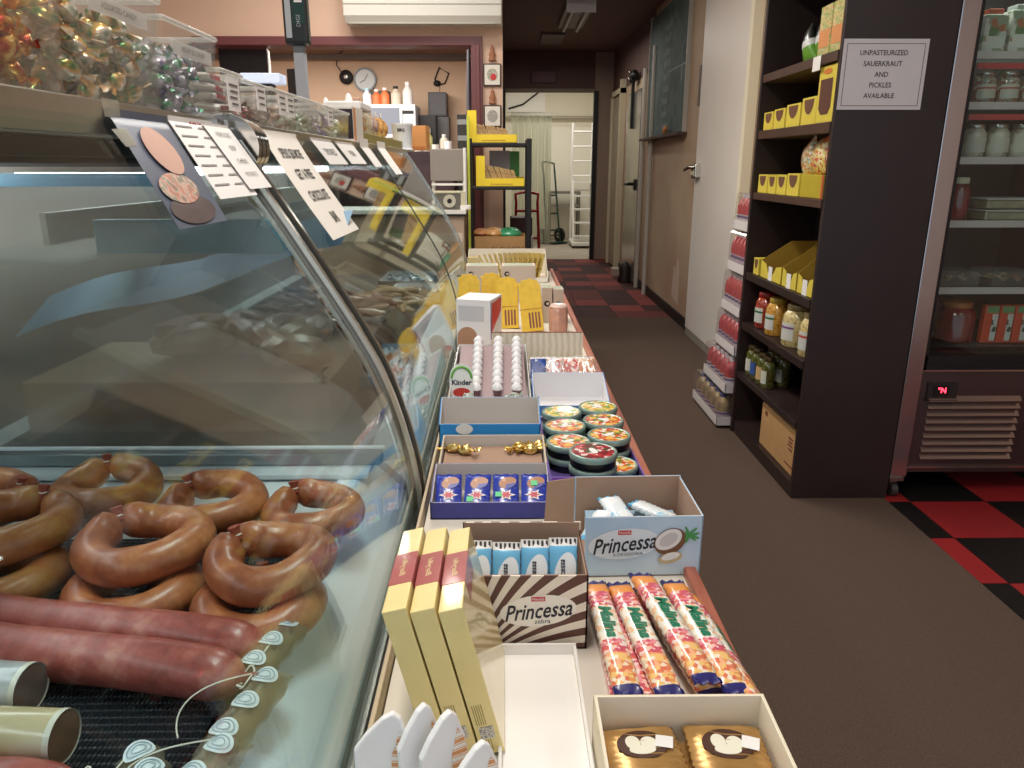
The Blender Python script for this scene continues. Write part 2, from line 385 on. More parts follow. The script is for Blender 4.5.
def deli_case(label, y0, y1, near):
    t = thing('deli_case', label, 'display case', (-.7, (y0+y1)/2, 0))
    def B(mb, name, m, **k):
        o = mb.build(name, m, parent=t, **k); o.location = (.7, -(y0+y1)/2, 0); return o
    B(MB().bx(-1.28, -.215, y0, y1, 0, .55), 'base_cabinet', mat('#8d8a86', .5), bevel=.004)
    B(MB().bx(-1.20, -.33, y0+.02, y1-.04, .55, .695), 'deck', CASEIN)
    B(MB().bx(-1.12, -.295, y0+.02, y1-.36 if near else y1-.04, .695, .70), 'rubber_mat', RUB)
    B(MB().prism([(-.33, .55), (-.33, .70), (-.292, .70), (-.225, .635), (-.20, .60), (-.20, .55)], y0, y1), 'front_ledge', mat('#d9e6f0', .35))
    B(MB().bx(-.200, -.186, y0, y1, .53, .578), 'glass_channel', STEEL, bevel=.002); B(MB().bx(-.186, -.178, y0, y1, .50, .572), 'black_gap_strip', BLACK)  # black strip stands in for the dark gap beside the channel
    g = MB(); curve_shell(g, y0, y1-.005, -.003, .003); B(g, 'front_glass', GLASS, smooth=True)
    B(MB().bx(-1.02, -.545, y0, y1, 1.335, 1.380).bx(-1.02, -.56, y0, y1, 1.31, 1.335, 1).bx(-.585, -.572, y0, y1, 1.302, 1.335, 1), 'top_canopy', [STEEL, BLACK], bevel=.003)
    B(MB().bx(-.548, -.536, y0, y1, 1.338, 1.384), 'top_rail', STEEL, bevel=.002)
    B(MB().bx(-1.24, -1.20, y0, y1, .55, 1.36), 'rear_panel', mat('#85807a', .45))
    B(MB().bx(-1.20, -.90, y0+.05, y1-.2, 1.10, 1.112, 1).bx(-.955, -.943, y0+.05, y1-.2, 1.14, 1.205), 'upper_shelf', [mat('#e2ddd0', .5), GLASS])
    B(MB().bx(-1.02, -.95, y0+.1, y1-.1, 1.27, 1.295), 'light_tube', mat('#eff4fa', .5, emit=6.5))
    tr = MB()
    if near:
        curve_shell(tr, y1-.012, y1+.003, .003, .012, 0, 0); curve_shell(tr, y1+.003, y1+.014, -.02, .004, 1); curve_shell(tr, y1-.034, y1-.010, -.012, -.003, 0)
        B(tr, 'end_trim', [mat('#d6cfc2', .25, .8), BLACK], smooth=True)
        pp = [on_curve(AL[-1]*i/16, -.014) for i in range(17)]
        B(MB().prism([(-1.20, .70)] + [(-.30, .70)] + [(x, z) for x, z in pp if z > .70 and z < 1.25] + [(-.50, 1.262), (-1.20, 1.262)], y1-.055, y1-.045), 'end_panel', FROST)
        B(MB().bx(-1.2, -.60, y1-.060, y1-.045, 1.287, 1.297, 1).bx(-1.2, -.60, y1-.064, y1-.045, 1.262, 1.285).bx(-1.2, -.535, y1-.058, y1-.045, 1.297, 1.335, 2), 'panel_header_reflections', [BLUE_REFL, mat('#a8988a', .5), BLACK])  # blue and beige strips paint reflected light across the panel top
        B(MB().bx(-1.2, -.27, y1-.12, y1-.045, .70, .712).bx(-1.2, -.25, y1-.075, y1-.045, .712, .738, 1).bx(-1.2, -.24, y1-.085, y1-.075, .75, .757), 'end_step', [mat('#cfd6da', .3), mat('#8d9598', .35, .6)], bevel=.003)
    else:
        curve_shell(tr, y0, y0+.014, .003, .014); B(tr, 'end_trim', mat('#b9b5ab', .22, .9), smooth=True)
        tr = MB(); curve_shell(tr, y1-.012, y1, .003, .012); B(tr, 'end_trim', mat('#b9b5ab', .22, .9), smooth=True)
        sm_ = MB(); curve_shell(sm_, 3.22, 3.232, .003, .006); B(sm_, 'glass_seam', mat('#3a3a38', .4), smooth=True)
        pp = [on_curve(AL[-1]*i/16, -.014) for i in range(17)]
        B(MB().prism([(-1.20, .56)] + pp + [(-1.20, 1.30)], y1-.03, y1-.02), 'end_panel', GLASS)
    return t
deli_case('long curved-glass deli case at the left with sausage rings on a black mat', -.55, 1.49, True)
deli_case('farther curved-glass deli case beyond the chrome joint, smoked meats inside', 1.53, 4.32, False)
# rounded hinge cover plates on the joint
hg = MB()
for k, yy in enumerate((1.538, 1.570, 1.602)):
    hg.cyl((-.538, yy, 1.335), (-.538, yy+.020, 1.335), .060-.002*k, 28, 0)
hg.cyl((-.548, 1.50, 1.338), (-.548, 1.63, 1.338), .036, 20, 1)
tag(hg.build('hinge_cover', [CHROME, BLACK], smooth=True), 'rounded chrome hinge cover plates where the two glass cases join', 'hinge cover')

# ------------------------------------------------------------------ meat in the near case
def saus_mat(name, a, b, c, sc=9):
    m, nt, bs = nodes(name); tc = N(nt, 'ShaderNodeTexCoord')
    nz = N(nt, 'ShaderNodeTexNoise'); nz.inputs['Scale'].default_value = sc; nz.inputs['Detail'].default_value = 7; nz.inputs['Roughness'].default_value = .65
    nt.links.new(tc.outputs['Object'], nz.inputs['Vector'])
    cr = N(nt, 'ShaderNodeValToRGB'); el = cr.color_ramp.elements
    for i, (p, cc) in enumerate(((.3, a), (.52, b), (.72, c))):
        e = el[i] if i < 2 else el.new(p)
        e.position = p; e.color = lin(cc)
    nt.links.new(nz.outputs[0], cr.inputs[0]); nt.links.new(cr.outputs[0], bs.inputs['Base Color'])
    n2 = N(nt, 'ShaderNodeTexNoise'); n2.inputs['Scale'].default_value = 90; n2.inputs['Detail'].default_value = 4
    nt.links.new(tc.outputs['Object'], n2.inputs['Vector'])
    bp = N(nt, 'ShaderNodeBump'); bp.inputs['Strength'].default_value = .35; bp.inputs['Distance'].default_value = .002
    nt.links.new(n2.outputs[0], bp.inputs['Height']); nt.links.new(bp.outputs[0], bs.inputs['Normal'])
    bs.inputs['Roughness'].default_value = .38; bs.inputs['Coat Weight'].default_value = .25; bs.inputs['Coat Roughness'].default_value = .2
    bs.inputs['Subsurface Weight'].default_value = .08; bs.inputs['Subsurface Radius'].default_value = (.02, .006, .003)
    return m
RING = saus_mat('smoked_ring_casing', '#7c3c24', '#a9603a', '#cc8a58', 16)
RING2 = saus_mat('smoked_ring_casing_gold', '#804a2a', '#b06c3a', '#c99a58', 13)
LOG = saus_mat('salami_casing', '#7a342c', '#a8544a', '#cc8876', 24)
TWINE = mat('#e8e2d2', .7)
def ring_sausage(label, x, y, z, rr, tr, a0, m, tilt=(0, 0), sq=.92):
    t = thing('ring_sausage', label, 'sausage', (x, y, z), (tilt[0], tilt[1], 0), 'smoked ring sausages in the deli case')
    pts = []; rs = []; n = 44
    for i in range(n+1):
        u = i/n; a = a0 + R(1.5) + u*R(357)
        k = (rr-.003)*(1 + .012*math.sin(3*a+x*20)) - (.004 if u in (0, 1) else 0)
        lift = .004*math.sin(2*a+y*9) + (.012*max(0, 1-u*12) if u < .1 else .012*max(0, 1-(1-u)*12))
        pts.append((k*math.cos(a), k*math.sin(a)*sq, lift))
        e = min(u, 1-u)*n
        rs.append(tr*1.03*(.42 if e < .5 else .86 if e < 1.5 else .98 if e < 2.5 else 1)*(1+.03*math.sin(5*a+x*7)))
    MB().tube(pts, rs, 18).build('casing', m, t, True)
    ca, sa = math.cos(a0), math.sin(a0)*sq
    kn = MB().tube([(pts[0]), (rr*ca*.96, rr*sa*.96, .022), (rr*ca*1.02, rr*sa*1.02, .034)], [.007, .006, .009], 8).tube([pts[-1], (rr*ca*.96, rr*sa*.96, .018)], [.006, .005], 8)
    kn.build('knot', mat('#9c4b38', .5, bump=.5, nscale=120), t, True)
    tw = MB(); tw.tube([(rr*ca*.96+.006*math.cos(q), rr*sa*.96+.006*math.sin(q), .022+.002*q/6) for q in [k*.6 for k in range(11)]], .0013, 6)
    tw.build('twine', TWINE, t, True)
    return t
ZD = .70
def ring_pos(px, py, z):  # helper for placing by eye
    return px, py
ring_sausage('lower smoked ring sausage in the middle front stack, behind the long logs', -.516, .925, ZD+.028, .071, .0255, R(120), RING)
ring_sausage('upper smoked ring sausage on the middle front stack, knot at its left', -.516, .972, ZD+.079, .073, .026, R(142), RING, (R(2), 0))
ring_sausage('smoked ring sausage at the back left, dabbed with yellow, against the end panel', -.711, 1.235, ZD+.047, .072, .0255, R(110), RING2, (R(5), 0))
ring_sausage('smoked ring sausage at the back centre with its knot at the left end', -.494, 1.160, ZD+.050, .070, .0255, R(140), RING, (R(6), R(-3)))
ring_sausage('smoked ring sausage at the back right beneath the slanting glass', -.318, 1.135, ZD+.045, .064, .024, R(130), RING, (R(4), 0))
ring_sausage('lower smoked ring sausage of the right-hand stack, half under another', -.330, .885, ZD+.027, .068, .0245, R(100), RING, (0, 0), .85)
ring_sausage('upper smoked ring sausage of the right-hand stack with the knot at its top', -.322, .925, ZD+.076, .067, .0255, R(150), RING, (R(3), 0))
ring_sausage('lowest smoked ring sausage in the stack at the left edge of the photo', -.735, .960, ZD+.028, .076, .0265, R(60), RING2)
ring_sausage('topmost smoked ring sausage in the stack at the left edge of the photo', -.742, 1.020, ZD+.081, .076, .0265, R(75), RING2, (R(3), 0))
ring_sausage('smoked ring sausage lying behind the stack at the left edge of the photo', -.905, 1.185, ZD+.045, .072, .0255, R(20), RING, (R(4), 0))
def log_sausage(label, p0, p1, r, m, tie):
    a = Vector(p0); b = Vector(p1); d = (b-a).normalized()
    t = thing('salami_log', label, 'sausage', tuple(b))
    pts = []; rs = []
    n = 26; L = (b-a).length
    for i in range(n+1):
        u = i/n; pts.append(a-b + d*(L*u) + Vector((0, 0, .002*math.sin(u*9)))); rs.append(r*(1+.015*math.sin(u*23)))
    for k, (du, f) in enumerate(((.010, .97), (.020, .87), (.028, .70), (.034, .48), (.038, .22))):
        pts.append(d*du*1.15); rs.append(r*f)
    MB().tube(pts, rs, 28).build('casing', m, t, True)
    MB().tube([tuple(d*.042), tuple(d*.055+Vector((0, 0, .004))), tuple(d*.064+Vector((0, 0, .0)))], [.007, .005, .010], 10).build('tail', mat('#8f4038', .5, bump=.6, nscale=100), t, True)
    tw = MB().tube([tuple(d*.05+Vector((.007*math.cos(q), .012*math.sin(q)-.004*q/3, .004+.007*math.sin(q*1.3)))) for q in [k*.5 for k in range(24)]], .0011, 6)
    tw.build('twine', TWINE, t, True)
log_sausage('front long dark red salami log with wrinkled end lying across the mat', (-.86, .842, ZD+.031), (-.345, .742, ZD+.031), .0305, LOG, 1)
log_sausage('rear long dark red salami log lying just behind another log', (-.90, .912, ZD+.029), (-.342, .804, ZD+.029), .0285, LOG, 1)
# cut rolls at the left edge
def roll(name, label, p0, p1, r, skin, cut, cat='meat roll'):
    a = Vector(p0); b = Vector(p1); t = thing(name, label, cat, tuple(b))
    pts = [a-b + (b-a)*(i/10) for i in range(11)]
    MB().tube(pts, r, 28).build('wrapping', skin, t, True)
    d = (b-a).normalized(); MB().tube([tuple(d*.0005), tuple(d*.0025)], [r*.94, r*.92], 28).build('cut_face', cut, t)
    rim = MB().tube([tuple(-d*.004), tuple(d*.003)], r*1.015, 28, cap=False); rim.build('film_rim', mat('#d8d3c4', .25), t, True)
roll('ham_roll', 'clear-wrapped grey meat roll cut across, lying at the left edge before the logs', (-.75, .745, ZD+.029), (-.541, .722, ZD+.029), .028, ramp_mat('wrapped_grey', ['#8e9094', '#b3b4b4', '#dadcdc'], 9, 'noise', .15, False, .3), mat('#7f6f66', .5, noise=.3, nscale=40))
roll('cheese_roll', 'pale tan roll with a cut end in film at the left edge', (-.72, .665, ZD+.028), (-.462, .648, ZD+.028), .027, ramp_mat('wrapped_tan', ['#b3a27c', '#c9b995', '#e0d8c4'], 7, 'noise', .15, False, .25), mat('#8b6f55', .5, noise=.2, nscale=40))
log_sausage('dark red sausage end poking in at the bottom left corner', (-.62, .612, ZD+.02), (-.462, .598, ZD+.02), .0185, LOG, 1)
# vacuum packs with white round labels along the front ledge
LAB = mat('#dde6ea', .45); LABINK = mat('#a3b5bf', .6)
def stick_pack(label, x, y, ln, rz, group=None):
    t = thing('sausage_pack', label, 'sausage pack', (x, y, ZD+.022), rz)
    MB().grid(lambda u, v: ((.021+.002*math.sin(v*25))*math.cos(2*PI*u), (v-.5)*ln, .019*math.sin(2*PI*u)*min(1, 6*min(v, 1-v)+.15)), 18, 16).build('film', glass_mat('pack_film', '#e9e2d4', 1.2, .30, '#c7c2ae', .15, 1.6), t, True)
    MB().tube([(0, -ln*.45, -.002), (.003, 0, -.002), (-.002, ln*.45, -.002)], [.012, .014, .012], 12).build('sausage', saus_mat('pale_sausage', '#8f7f62', '#a8966f', '#bfae88', 20), t, True)
    for k, v in enumerate((.30, 0, -.30)):
        g = t; lb = MB(); cy = v*ln
        def fn(a, b, cy=cy): return Vector((.0215*math.sin(a/.0215), cy+b, .0205*math.cos(a/.0215)+.0005))
        ring = [(.0165*math.cos(q), .013*math.sin(q)) for q in [2*PI*i/24 for i in range(24)]]
        lb.add([fn(a, b) for a, b in ring] + [fn(0, 0)], [(i, (i+1) % 24, 24) for i in range(24)], 0)
        o = lb.build('round_label', LAB, t)
        w_ = MB()
        for rr2 in (.012, .007):
            w_.tube([fn(rr2*math.cos(q), rr2*.75*math.sin(q))+Vector((0, 0, .0004)) for q in [2*PI*i/20 for i in range(21)]], .0006, 4, cap=False)
        w_.build('label_print', LABINK, o)
    MB().tube([(-.012-.034*(1-math.cos(q))*.8, ln*.42-.055*q/2.2, .010+.012*math.sin(q)) for q in [k*.2 for k in range(22)]], .0009, 6).build('loop', TWINE, t, True)
stick_pack('slim clear sausage pack with round white labels, farthest along the front ledge', -.288, .795, .13, R(-14))
stick_pack('slim clear sausage pack with round white labels, middle one along the front ledge', -.283, .685, .14, R(-12))
stick_pack('slim clear sausage pack with round white labels, near the bottom edge by the glass', -.302, .585, .13, R(-20))
stick_pack('small clear sausage pack lying on the mat left of the others, string loop up', -.345, .590, .10, R(40))

# added blue shapes stand in for bluish light streaks in the fogged panel
bs_ = MB().grid(lambda u, v: (-1.12+.75*u, 1.68+.16*v+.05*u, .92+.20*u+.012*math.sin(9*u)+.07*v), 14, 4).build('blue_light_streak', mat('#7a9ab4', .5), smooth=True)
tag(bs_, 'added pale blue light streak slanting behind the fogged end panel', 'light streak')
bs_ = MB().bx(-.86, -.47, 1.60, 1.63, 1.12, 1.19).build('turquoise_glow_strip', mat('#7fc0d8', .4), bevel=.003); tag(bs_, 'added turquoise glow strip high behind the fogged end panel near the joint', 'panel')
# ------------------------------------------------------------------ meats in the farther case
def heap(label, name, x, y, z, sx, sy, n, m, r, ln, cat='smoked meat', group=None):
    """sticks of meat piled: each its own object"""
    first = None
    for i in range(n):
        a = rnd.uniform(-.5, .5); px = x+rnd.uniform(-sx, sx); py = y+rnd.uniform(-sy, sy); pz = z+r+rnd.uniform(0, .06)*(1-abs(px-x)/sx)*(1-abs(py-y)/sy*.6)
        if first is None:
            mb = MB().tube([(-ln/2, 0, 0), (-ln/4, .004, .003), (0, .006, .004), (ln/4, .004, .002), (ln/2, 0, 0)], [r*.45, r, r*1.05, r, r*.4], 8)
            first = mb.build(name, m, None, True); o = first
        else:
            o = first.copy(); COL.objects.link(o)
        o.location = (px, py, pz); o.rotation_euler = (0, rnd.uniform(-.3, .3), a + PI/2*(rnd.random() < .3))
        tag(o, label, cat, group)
DRY = saus_mat('dry_sausage', '#4b2a20', '#74442e', '#9a6a48', 25)
ob = MB().bx(-1.1, -.40, 1.64, 2.05, .702, .825).build('meat_riser', mat('#a8927e', .6, noise=.3, nscale=6), bevel=.004); tag(ob, 'white riser block under the brown smoked meats behind the fogged panel', 'riser')
TANM = saus_mat('tan_dried_meat', '#8a6a48', '#b3926a', '#d2b68c', 25)
ob = MB().bx(-.92, -.40, 2.12, 2.78, .702, .80).build('meat_riser', mat('#5a4a40', .6), bevel=.004); tag(ob, 'dark riser block under the dark brown sausage sticks', 'riser')
heap('dark brown dried sausage stick in the pile beyond the chrome joint', 'sausage_stick', -.60, 2.45, .81, .16, .27, 44, DRY, .014, .17, group='dark sausage sticks piled in the farther case')
heap('tan smoked meat stick in the pale pile of the farther case', 'sausage_stick', -.46, 3.05, .75, .13, .22, 36, TANM, .011, .13, group='tan meat sticks piled in the farther case')
heap('brown smoked meat piece piled behind the fogged end panel', 'smoked_meat', -.66, 1.86, .83, .20, .13, 20, saus_mat('brown_meat', '#8a6450', '#c8a284', '#f0d8c0', 9), .038, .16, group='brown smoked meats behind the fogged panel')
def tray(name, label, x0, x1, y0, y1, z, h, m, fill, cat='tray'):
    t = thing(name, label, cat, ((x0+x1)/2, (y0+y1)/2, z)); w2, d2 = (x1-x0)/2, (y1-y0)/2; k = .004
    mb = MB().bx(-w2, w2, -d2, d2, 0, k).bx(-w2, -w2+k, -d2, d2, 0, h).bx(w2-k, w2, -d2, d2, 0, h).bx(-w2, w2, -d2, -d2+k, 0, h).bx(-w2, w2, d2-k, d2, 0, h)
    mb.build('tray_body', m, t)
    MB().grid(lambda u, v: (-w2+k+u*(2*w2-2*k), -d2+k+v*(2*d2-2*k), h*.55+.012*math.sin(u*14+v*5)*math.cos(v*11)+.008*math.sin(u*37)), 18, 18).build('filling', fill, t, True)
    return t
tray('meat_tray', 'white tray of sliced meat in wrap inside the farther case', -.52, -.28, 3.34, 3.62, .70, .05, WHITE, ramp_mat('sliced_meat', ['#b8c2cc', '#7d5a4c', '#d8dde0', '#8b6e60'], 22, 'voronoi', .25))
tray('meat_tray', 'black tray holding dark sausage at the back of the farther case', -.98, -.70, 2.85, 3.3, .72, .05, BLACK, ramp_mat('dark_meat', ['#3a211c', '#6b4136', '#85604f'], 18, 'noise', .3, False, .4))
tray('meat_tray', 'silver tray of foil-wrapped cuts near the far end of the second case', -.62, -.32, 3.68, 4.05, .70, .05, STEEL, ramp_mat('foil_cuts', ['#a8b8c4', '#6f8190', '#d8e2ea', '#4f5a64'], 25, 'voronoi', .2))
tray('meat_tray', 'shallow blue tray of wrapped pieces beside the tan meat pile', -.42, -.28, 2.0, 2.4, .70, .035, mat('#5b87a8', .4), ramp_mat('wrapped_pieces', ['#8fa7b8', '#c8d2da', '#5f6f80', '#a3643f'], 25, 'voronoi', .2))
# ================================================================== CANDY LEDGE
ZS = .585
WOODR = ramp_mat('rim_wood', ['#8e4f3e', '#a9644f', '#b87660'], 8, 'noise', .45, False, .1, (6, .6, 6))
t = thing('display_ledge', 'long low candy ledge with a reddish wood rim running beside the deli cases', 'shelf', (.08, 2.8, 0))
def LB(mb, name, m, **k):
    o = mb.build(name, m, parent=t, **k); o.location = (-.08, -2.8, 0); return o
LB(MB().bx(-.165, .325, .35, 5.25, .565, ZS-.0005), 'board', mat('#d9d2c4', .7, noise=.05, nscale=5))
LB(MB().bx(.325, .347, .35, 5.25, .50, .602), 'rim', WOODR, bevel=.003)
LB(MB().bx(-.1740, -.1670, .35, 5.25, .576, .617), 'back_rail', mat('#c3b092', .6), bevel=.002)
LB(MB().bx(-.15, .30, .38, 5.2, 0, .50), 'base', mat('#5f5148', .6))
LB(MB().bx(-.15, .32, .36, 5.24, .50, .565), 'underframe', mat('#6d4436', .6))

def open_box(name, label, cat, x0, x1, y0, y1, hf, hb, outer, inner, z=ZS, group=None, hs=None, rz=0, th=.0025, left=True, right=True):
    """open display carton: low front, taller back, sloping sides"""
    cx, cy = (x0+x1)/2, (y0+y1)/2
    t = thing(name, label, cat, (cx, cy, z), rz, group); w2, d2 = (x1-x0)/2, (y1-y0)/2
    hs = hs or (hf, hb)
    MB().bx(-w2, w2, -d2, d2, 0, th).build('bottom', inner, t)
    if hf: MB().bx(-w2, w2, -d2, -d2+th, 0, hf, 0).bx(-w2+th, w2-th, -d2+th, -d2+th*1.6, th, hf, 1).build('front_wall', [outer, inner], t)
    MB().bx(-w2, w2, d2-th, d2, 0, hb, 0).bx(-w2+th, w2-th, d2-th*1.6, d2-th, th, hb, 1).build('back_wall', [outer, inner], t)
    for sx, on in ((-1, left), (1, right)):
        if not on: continue
        a, b = (sx*w2, sx*(w2-th)) if sx > 0 else (-w2, -w2+th)
        MB().prism([(-d2, 0), (d2, 0), (d2, hs[1]), (-d2, hs[0])], a, b, 'x').prism([(-d2+th, th), (d2-th, th), (d2-th, hs[1]), (-d2+th, hs[0])], b, b-sx*th*.6, 'x', 1).build('side_wall', [outer, inner], t)
    return t
def pillow(mb, L, W, H, bands=None, crimp=.07, end=None, n=16, k=22, wr=0):
    def P(i, j):
        v = j/k; a = 2*PI*i/n; e = min(v, 1-v)
        f = min(1, max(0, (e-crimp)/.08)); f = math.sqrt(max(0, 1-(1-f)**2)) if e > crimp else 0
        ca, sa = math.cos(a), math.sin(a); q = 3.0
        rr = (abs(ca)**q+abs(sa)**q)**(-1/q)
        ww = W/2*(1+.03*(1-f)); hh = max(.0009, H/2*f)
        jig = wr*math.sin(i*5.1+j*2.7)*(f > .3)
        return (ca*rr*ww + jig, (v-.5)*L, sa*rr*hh + (.0022*math.cos(i*PI) if f == 0 and wr else 0) + jig)
    vs = [P(i, j) for j in range(k+1) for i in range(n)]
    fs = []; ms = []
    for j in range(k):
        for i in range(n):
            fs.append((j*n+i, j*n+(i+1) % n, (j+1)*n+(i+1) % n, (j+1)*n+i)); v = (j+.5)/k
            ms.append(bands(v) if bands else (1 if min(v, 1-v) < crimp else 0))
    fs += [tuple(range(n)), tuple(k*n+i for i in range(n))]; ms += [ms[0], ms[-1]]
    return mb.add(vs, fs, ms)

# --- zebra box with wafer bars
def zebra():
    m, nt, b = nodes('zebra_print'); tc = N(nt, 'ShaderNodeTexCoord'); sp = N(nt, 'ShaderNodeSeparateXYZ'); nt.links.new(tc.outputs['Object'], sp.inputs[0])
    def mth(op, a, c=None):
        n = N(nt, 'ShaderNodeMath', operation=op)
        for q, v in ((0, a), (1, c)):
            if v is None: continue
            if isinstance(v, (int, float)): n.inputs[q].default_value = v
            else: nt.links.new(v, n.inputs[q])
        return n.outputs[0]
    dx = mth('ADD', sp.outputs[0], .085); dz = mth('ADD', sp.outputs[2], .035)
    ang = mth('ARCTAN2', dz, dx); r = mth('SQRT', mth('ADD', mth('MULTIPLY', dx, dx), mth('MULTIPLY', dz, dz)))
    v = mth('SINE', mth('ADD', mth('MULTIPLY', ang, 44), mth('MULTIPLY', r, 42)))
    cr = N(nt, 'ShaderNodeValToRGB'); cr.color_ramp.interpolation = 'CONSTANT'
    cr.color_ramp.elements[0].color = lin('#5e3a30'); cr.color_ramp.elements[1].position = .5; cr.color_ramp.elements[1].color = lin('#ece2d2')
    nt.links.new(mth('ADD', mth('MULTIPLY', v, .5), .5), cr.inputs[0]); nt.links.new(cr.outputs[0], b.inputs['Base Color'])
    b.inputs['Roughness'].default_value = .45; return m
ZEB = zebra()
DARKTXT = mat('#1d1c26', .5)
zb = open_box('wafer_box', 'brown and cream zebra-striped wafer bar box with an oval name panel, beside the yellow boxes', 'box', -.068, .126, .985, 1.112, .127, .152, ZEB, BROWNBOARD, hs=(.127, .127))
def logo(parent, fn, sc, sub, subs, m_oval):
    o = MB(); ellipse(o, lambda a, b: fn(a, b)+fn_n(fn, .0003), 0, -.0, .052*sc, .024*sc, rot=R(6)); ob = o.build('oval_panel', m_oval, parent)
    text('lettering', 'Princessa', .034*sc, DARKTXT, ob, lambda a, b: fn(a*.72, b+a*.08-.001*sc)+fn_n(fn, .0008), shear=.25, weight=.0006)
    text('lettering', sub, subs, DARKTXT, ob, lambda a, b: fn(a+.006*sc, b-.0165*sc+a*.05)+fn_n(fn, .0008))
    rp = MB(); c = [(-.0095, -.0035), (.0095, -.0035), (.0095, .0035), (-.0095, .0035)]
    rp.add([fn(a*sc, b*sc+.018*sc)+fn_n(fn, .0007) for a, b in c], [(0, 1, 2, 3)]); rp.build('red_badge', mat('#c8383a', .4), ob)
    text('lettering', 'Nestlé', .0062*sc, WHITE, ob, lambda a, b: fn(a, b+.018*sc)+fn_n(fn, .0011))
def fn_n(fn, d):
    o = fn(0, 0); n = (fn(1, 0)-o).cross(fn(0, 1)-o).normalized(); return n*d
logo(zb, front(.022, -.0640, .068), 1.12, 'zebra', .011, mat('#f1ece2', .45))
LBL = mat('#6db8df', .3, coat=.3); LB2 = mat('#3a3130', .35); 
def wafer(label, x, y, z, rx, rz=0):
    t = thing('wafer_bar', label, 'wafer bar', (x, y, z), (R(rx), 0, R(rz)), 'upright wafer bars in the zebra box')
    mb = MB(); pillow(mb, .135, .044, .016, lambda v: 1 if v > .93 else (2 if v > .90 else (1 if v < .05 else 0)), wr=.0006)
    mb.build('wrapper', [LBL, WHITE, LB2], t, True)
    o = MB(); ellipse(o, flat(0, .012, .0085), .002, 0, .0165, .034, rot=R(-12)); ob = o.build('white_oval', mat('#eef2f4', .4), t)
    text('lettering', 'Princessa', .0145, DARKTXT, ob, lambda a, b: Vector((-.002-b*.9, .012+a*.82, .0092)), shear=.25, weight=.0003)
    st = MB(); [st.bx(-.018+k*.007, -.0145+k*.007, .052, .066, .0022, .0030) for k in range(6)]; st.build('stripes', LB2, t)
    return t
w0 = None
for k, (wx, ww) in enumerate(((-.042, 'leftmost'), (.003, 'second from the left'), (.048, 'third from the left'), (.093, 'rightmost'))):
    lab = 'pale blue wafer bar standing %s in the zebra box' % ww
    if w0 is None: w0 = wafer(lab, wx, 1.035, ZS+.083, 66)
    else: dup(w0, (wx, 1.035+rnd.uniform(-.003, .003), ZS+.083+rnd.uniform(-.003, .003)), (R(66), 0, R(rnd.uniform(-3, 3))), lab)
# --- coconut box
SKY = ramp_mat('pale_blue_print', ['#7fb2dc', '#b9d3e6', '#d5e2ea'], 3, 'noise', .45, False)
cb = open_box('wafer_box', 'pale blue coconut wafer box with half a coconut on its front, overhanging the wood rim', 'box', .142, .352, 1.195, 1.36, .118, .125, SKY, BROWNBOARD, rz=R(1.5), hs=(.118, .122), left=False)
MB().prism([(-.165, .02), (-.1055, .003), (-.1055, .124), (-.160, .116)], .0795, .0815, 'y').build('back_flap', BROWNBOARD, cb)
logo(cb, front(-.035, -.0835, .066), 1.25, 'KOKOSOWA', .009, mat('#dfe9ee', .45))
co = MB(); f = front(.047, -.084, .070)
ellipse(co, lambda a, b: f(a, b)+Vector((0, -.0010, 0)), 0, 0, .030, .024, 0, rot=R(35)); ellipse(co, lambda a, b: f(a, b)+Vector((0, -.0015, 0)), -.003, .004, .026, .018, 1, rot=R(35)); ellipse(co, lambda a, b: f(a, b)+Vector((0, -.0019, 0)), -.003, .004, .018, .011, 2, rot=R(35))
ellipse(co, lambda a, b: f(a, b)+Vector((0, -.0022, 0)), .002, -.032, .022, .011, 3, rot=R(15)); ellipse(co, lambda a, b: f(a, b)+Vector((0, -.0025, 0)), .002, -.029, .017, .007, 1, rot=R(15))
for k in range(7): ellipse(co, lambda a, b: f(a, b)+Vector((0, -.0009-.0001*k, 0)), .035+.006*math.cos(k), .012+.006*math.sin(k*2), .013, .0025, 4, 10, rot=R(20+k*24))
co.build('coconut_print', [mat('#7a5236', .5), WHITE, mat('#cfcac6', .5), mat('#c9b48a', .5), mat('#4f9a52', .5)], cb)
def twist(label, x, y, z, cols, rz, s=1, group=None, name='wrapped_candy', cat='candy', sq=.75, mat_=None):
    t = thing(name, label, cat, (x, y, z), (rnd.uniform(-.4, .4), rnd.uniform(-.3, .3), rz), group)
    sd = rnd.uniform(0, 6)
    def W(u, v):
        a = 2*PI*u; b = PI*(v-.5); k = 1+.10*math.sin(5*a+sd)*math.cos(b)+.08*math.sin(9*a+7*v+sd)
        return (.0165*s*math.sin(b)*(1+.05*math.sin(7*a)), .0125*s*math.cos(b)*math.cos(a)*k, .0105*s*math.cos(b)*math.sin(a)*k)
    MB().grid(W, 16, 8).build('wrapped_body', mat_ or cols, t, True)
    for sx in (-1, 1):
        MB().grid(lambda u, v: (sx*(.014+.017*u)*s, (v-.5)*(.006+.026*u)*s, .005*s*math.sin(v*16)*u), 3, 8).build('twisted_end', mat_ or cols, t)
    return t
for k, (x, y, wd) in enumerate(((.175, 1.25, 'left'), (.215, 1.285, 'middle'), (.290, 1.30, 'right'))):
    tt = thing('wafer_bar', 'light blue wrapped bar lying at the %s of the coconut box' % wd, 'wafer bar', (x, y, ZS+.075+.01*(k == 1)), (R(8), R(12*(k-1)), R(-25+40*k)), 'loose bars in the coconut box')
    mb = MB(); pillow(mb, .10, .042, .018, wr=.001); mb.build('wrapper', [ramp_mat('coco_wrap%d' % k, ['#8fc3e0', '#e9eef0', '#bcd6e4', '#e0e8ec', '#d4b48a'], 28, 'voronoi', .3), LBL], tt, True)
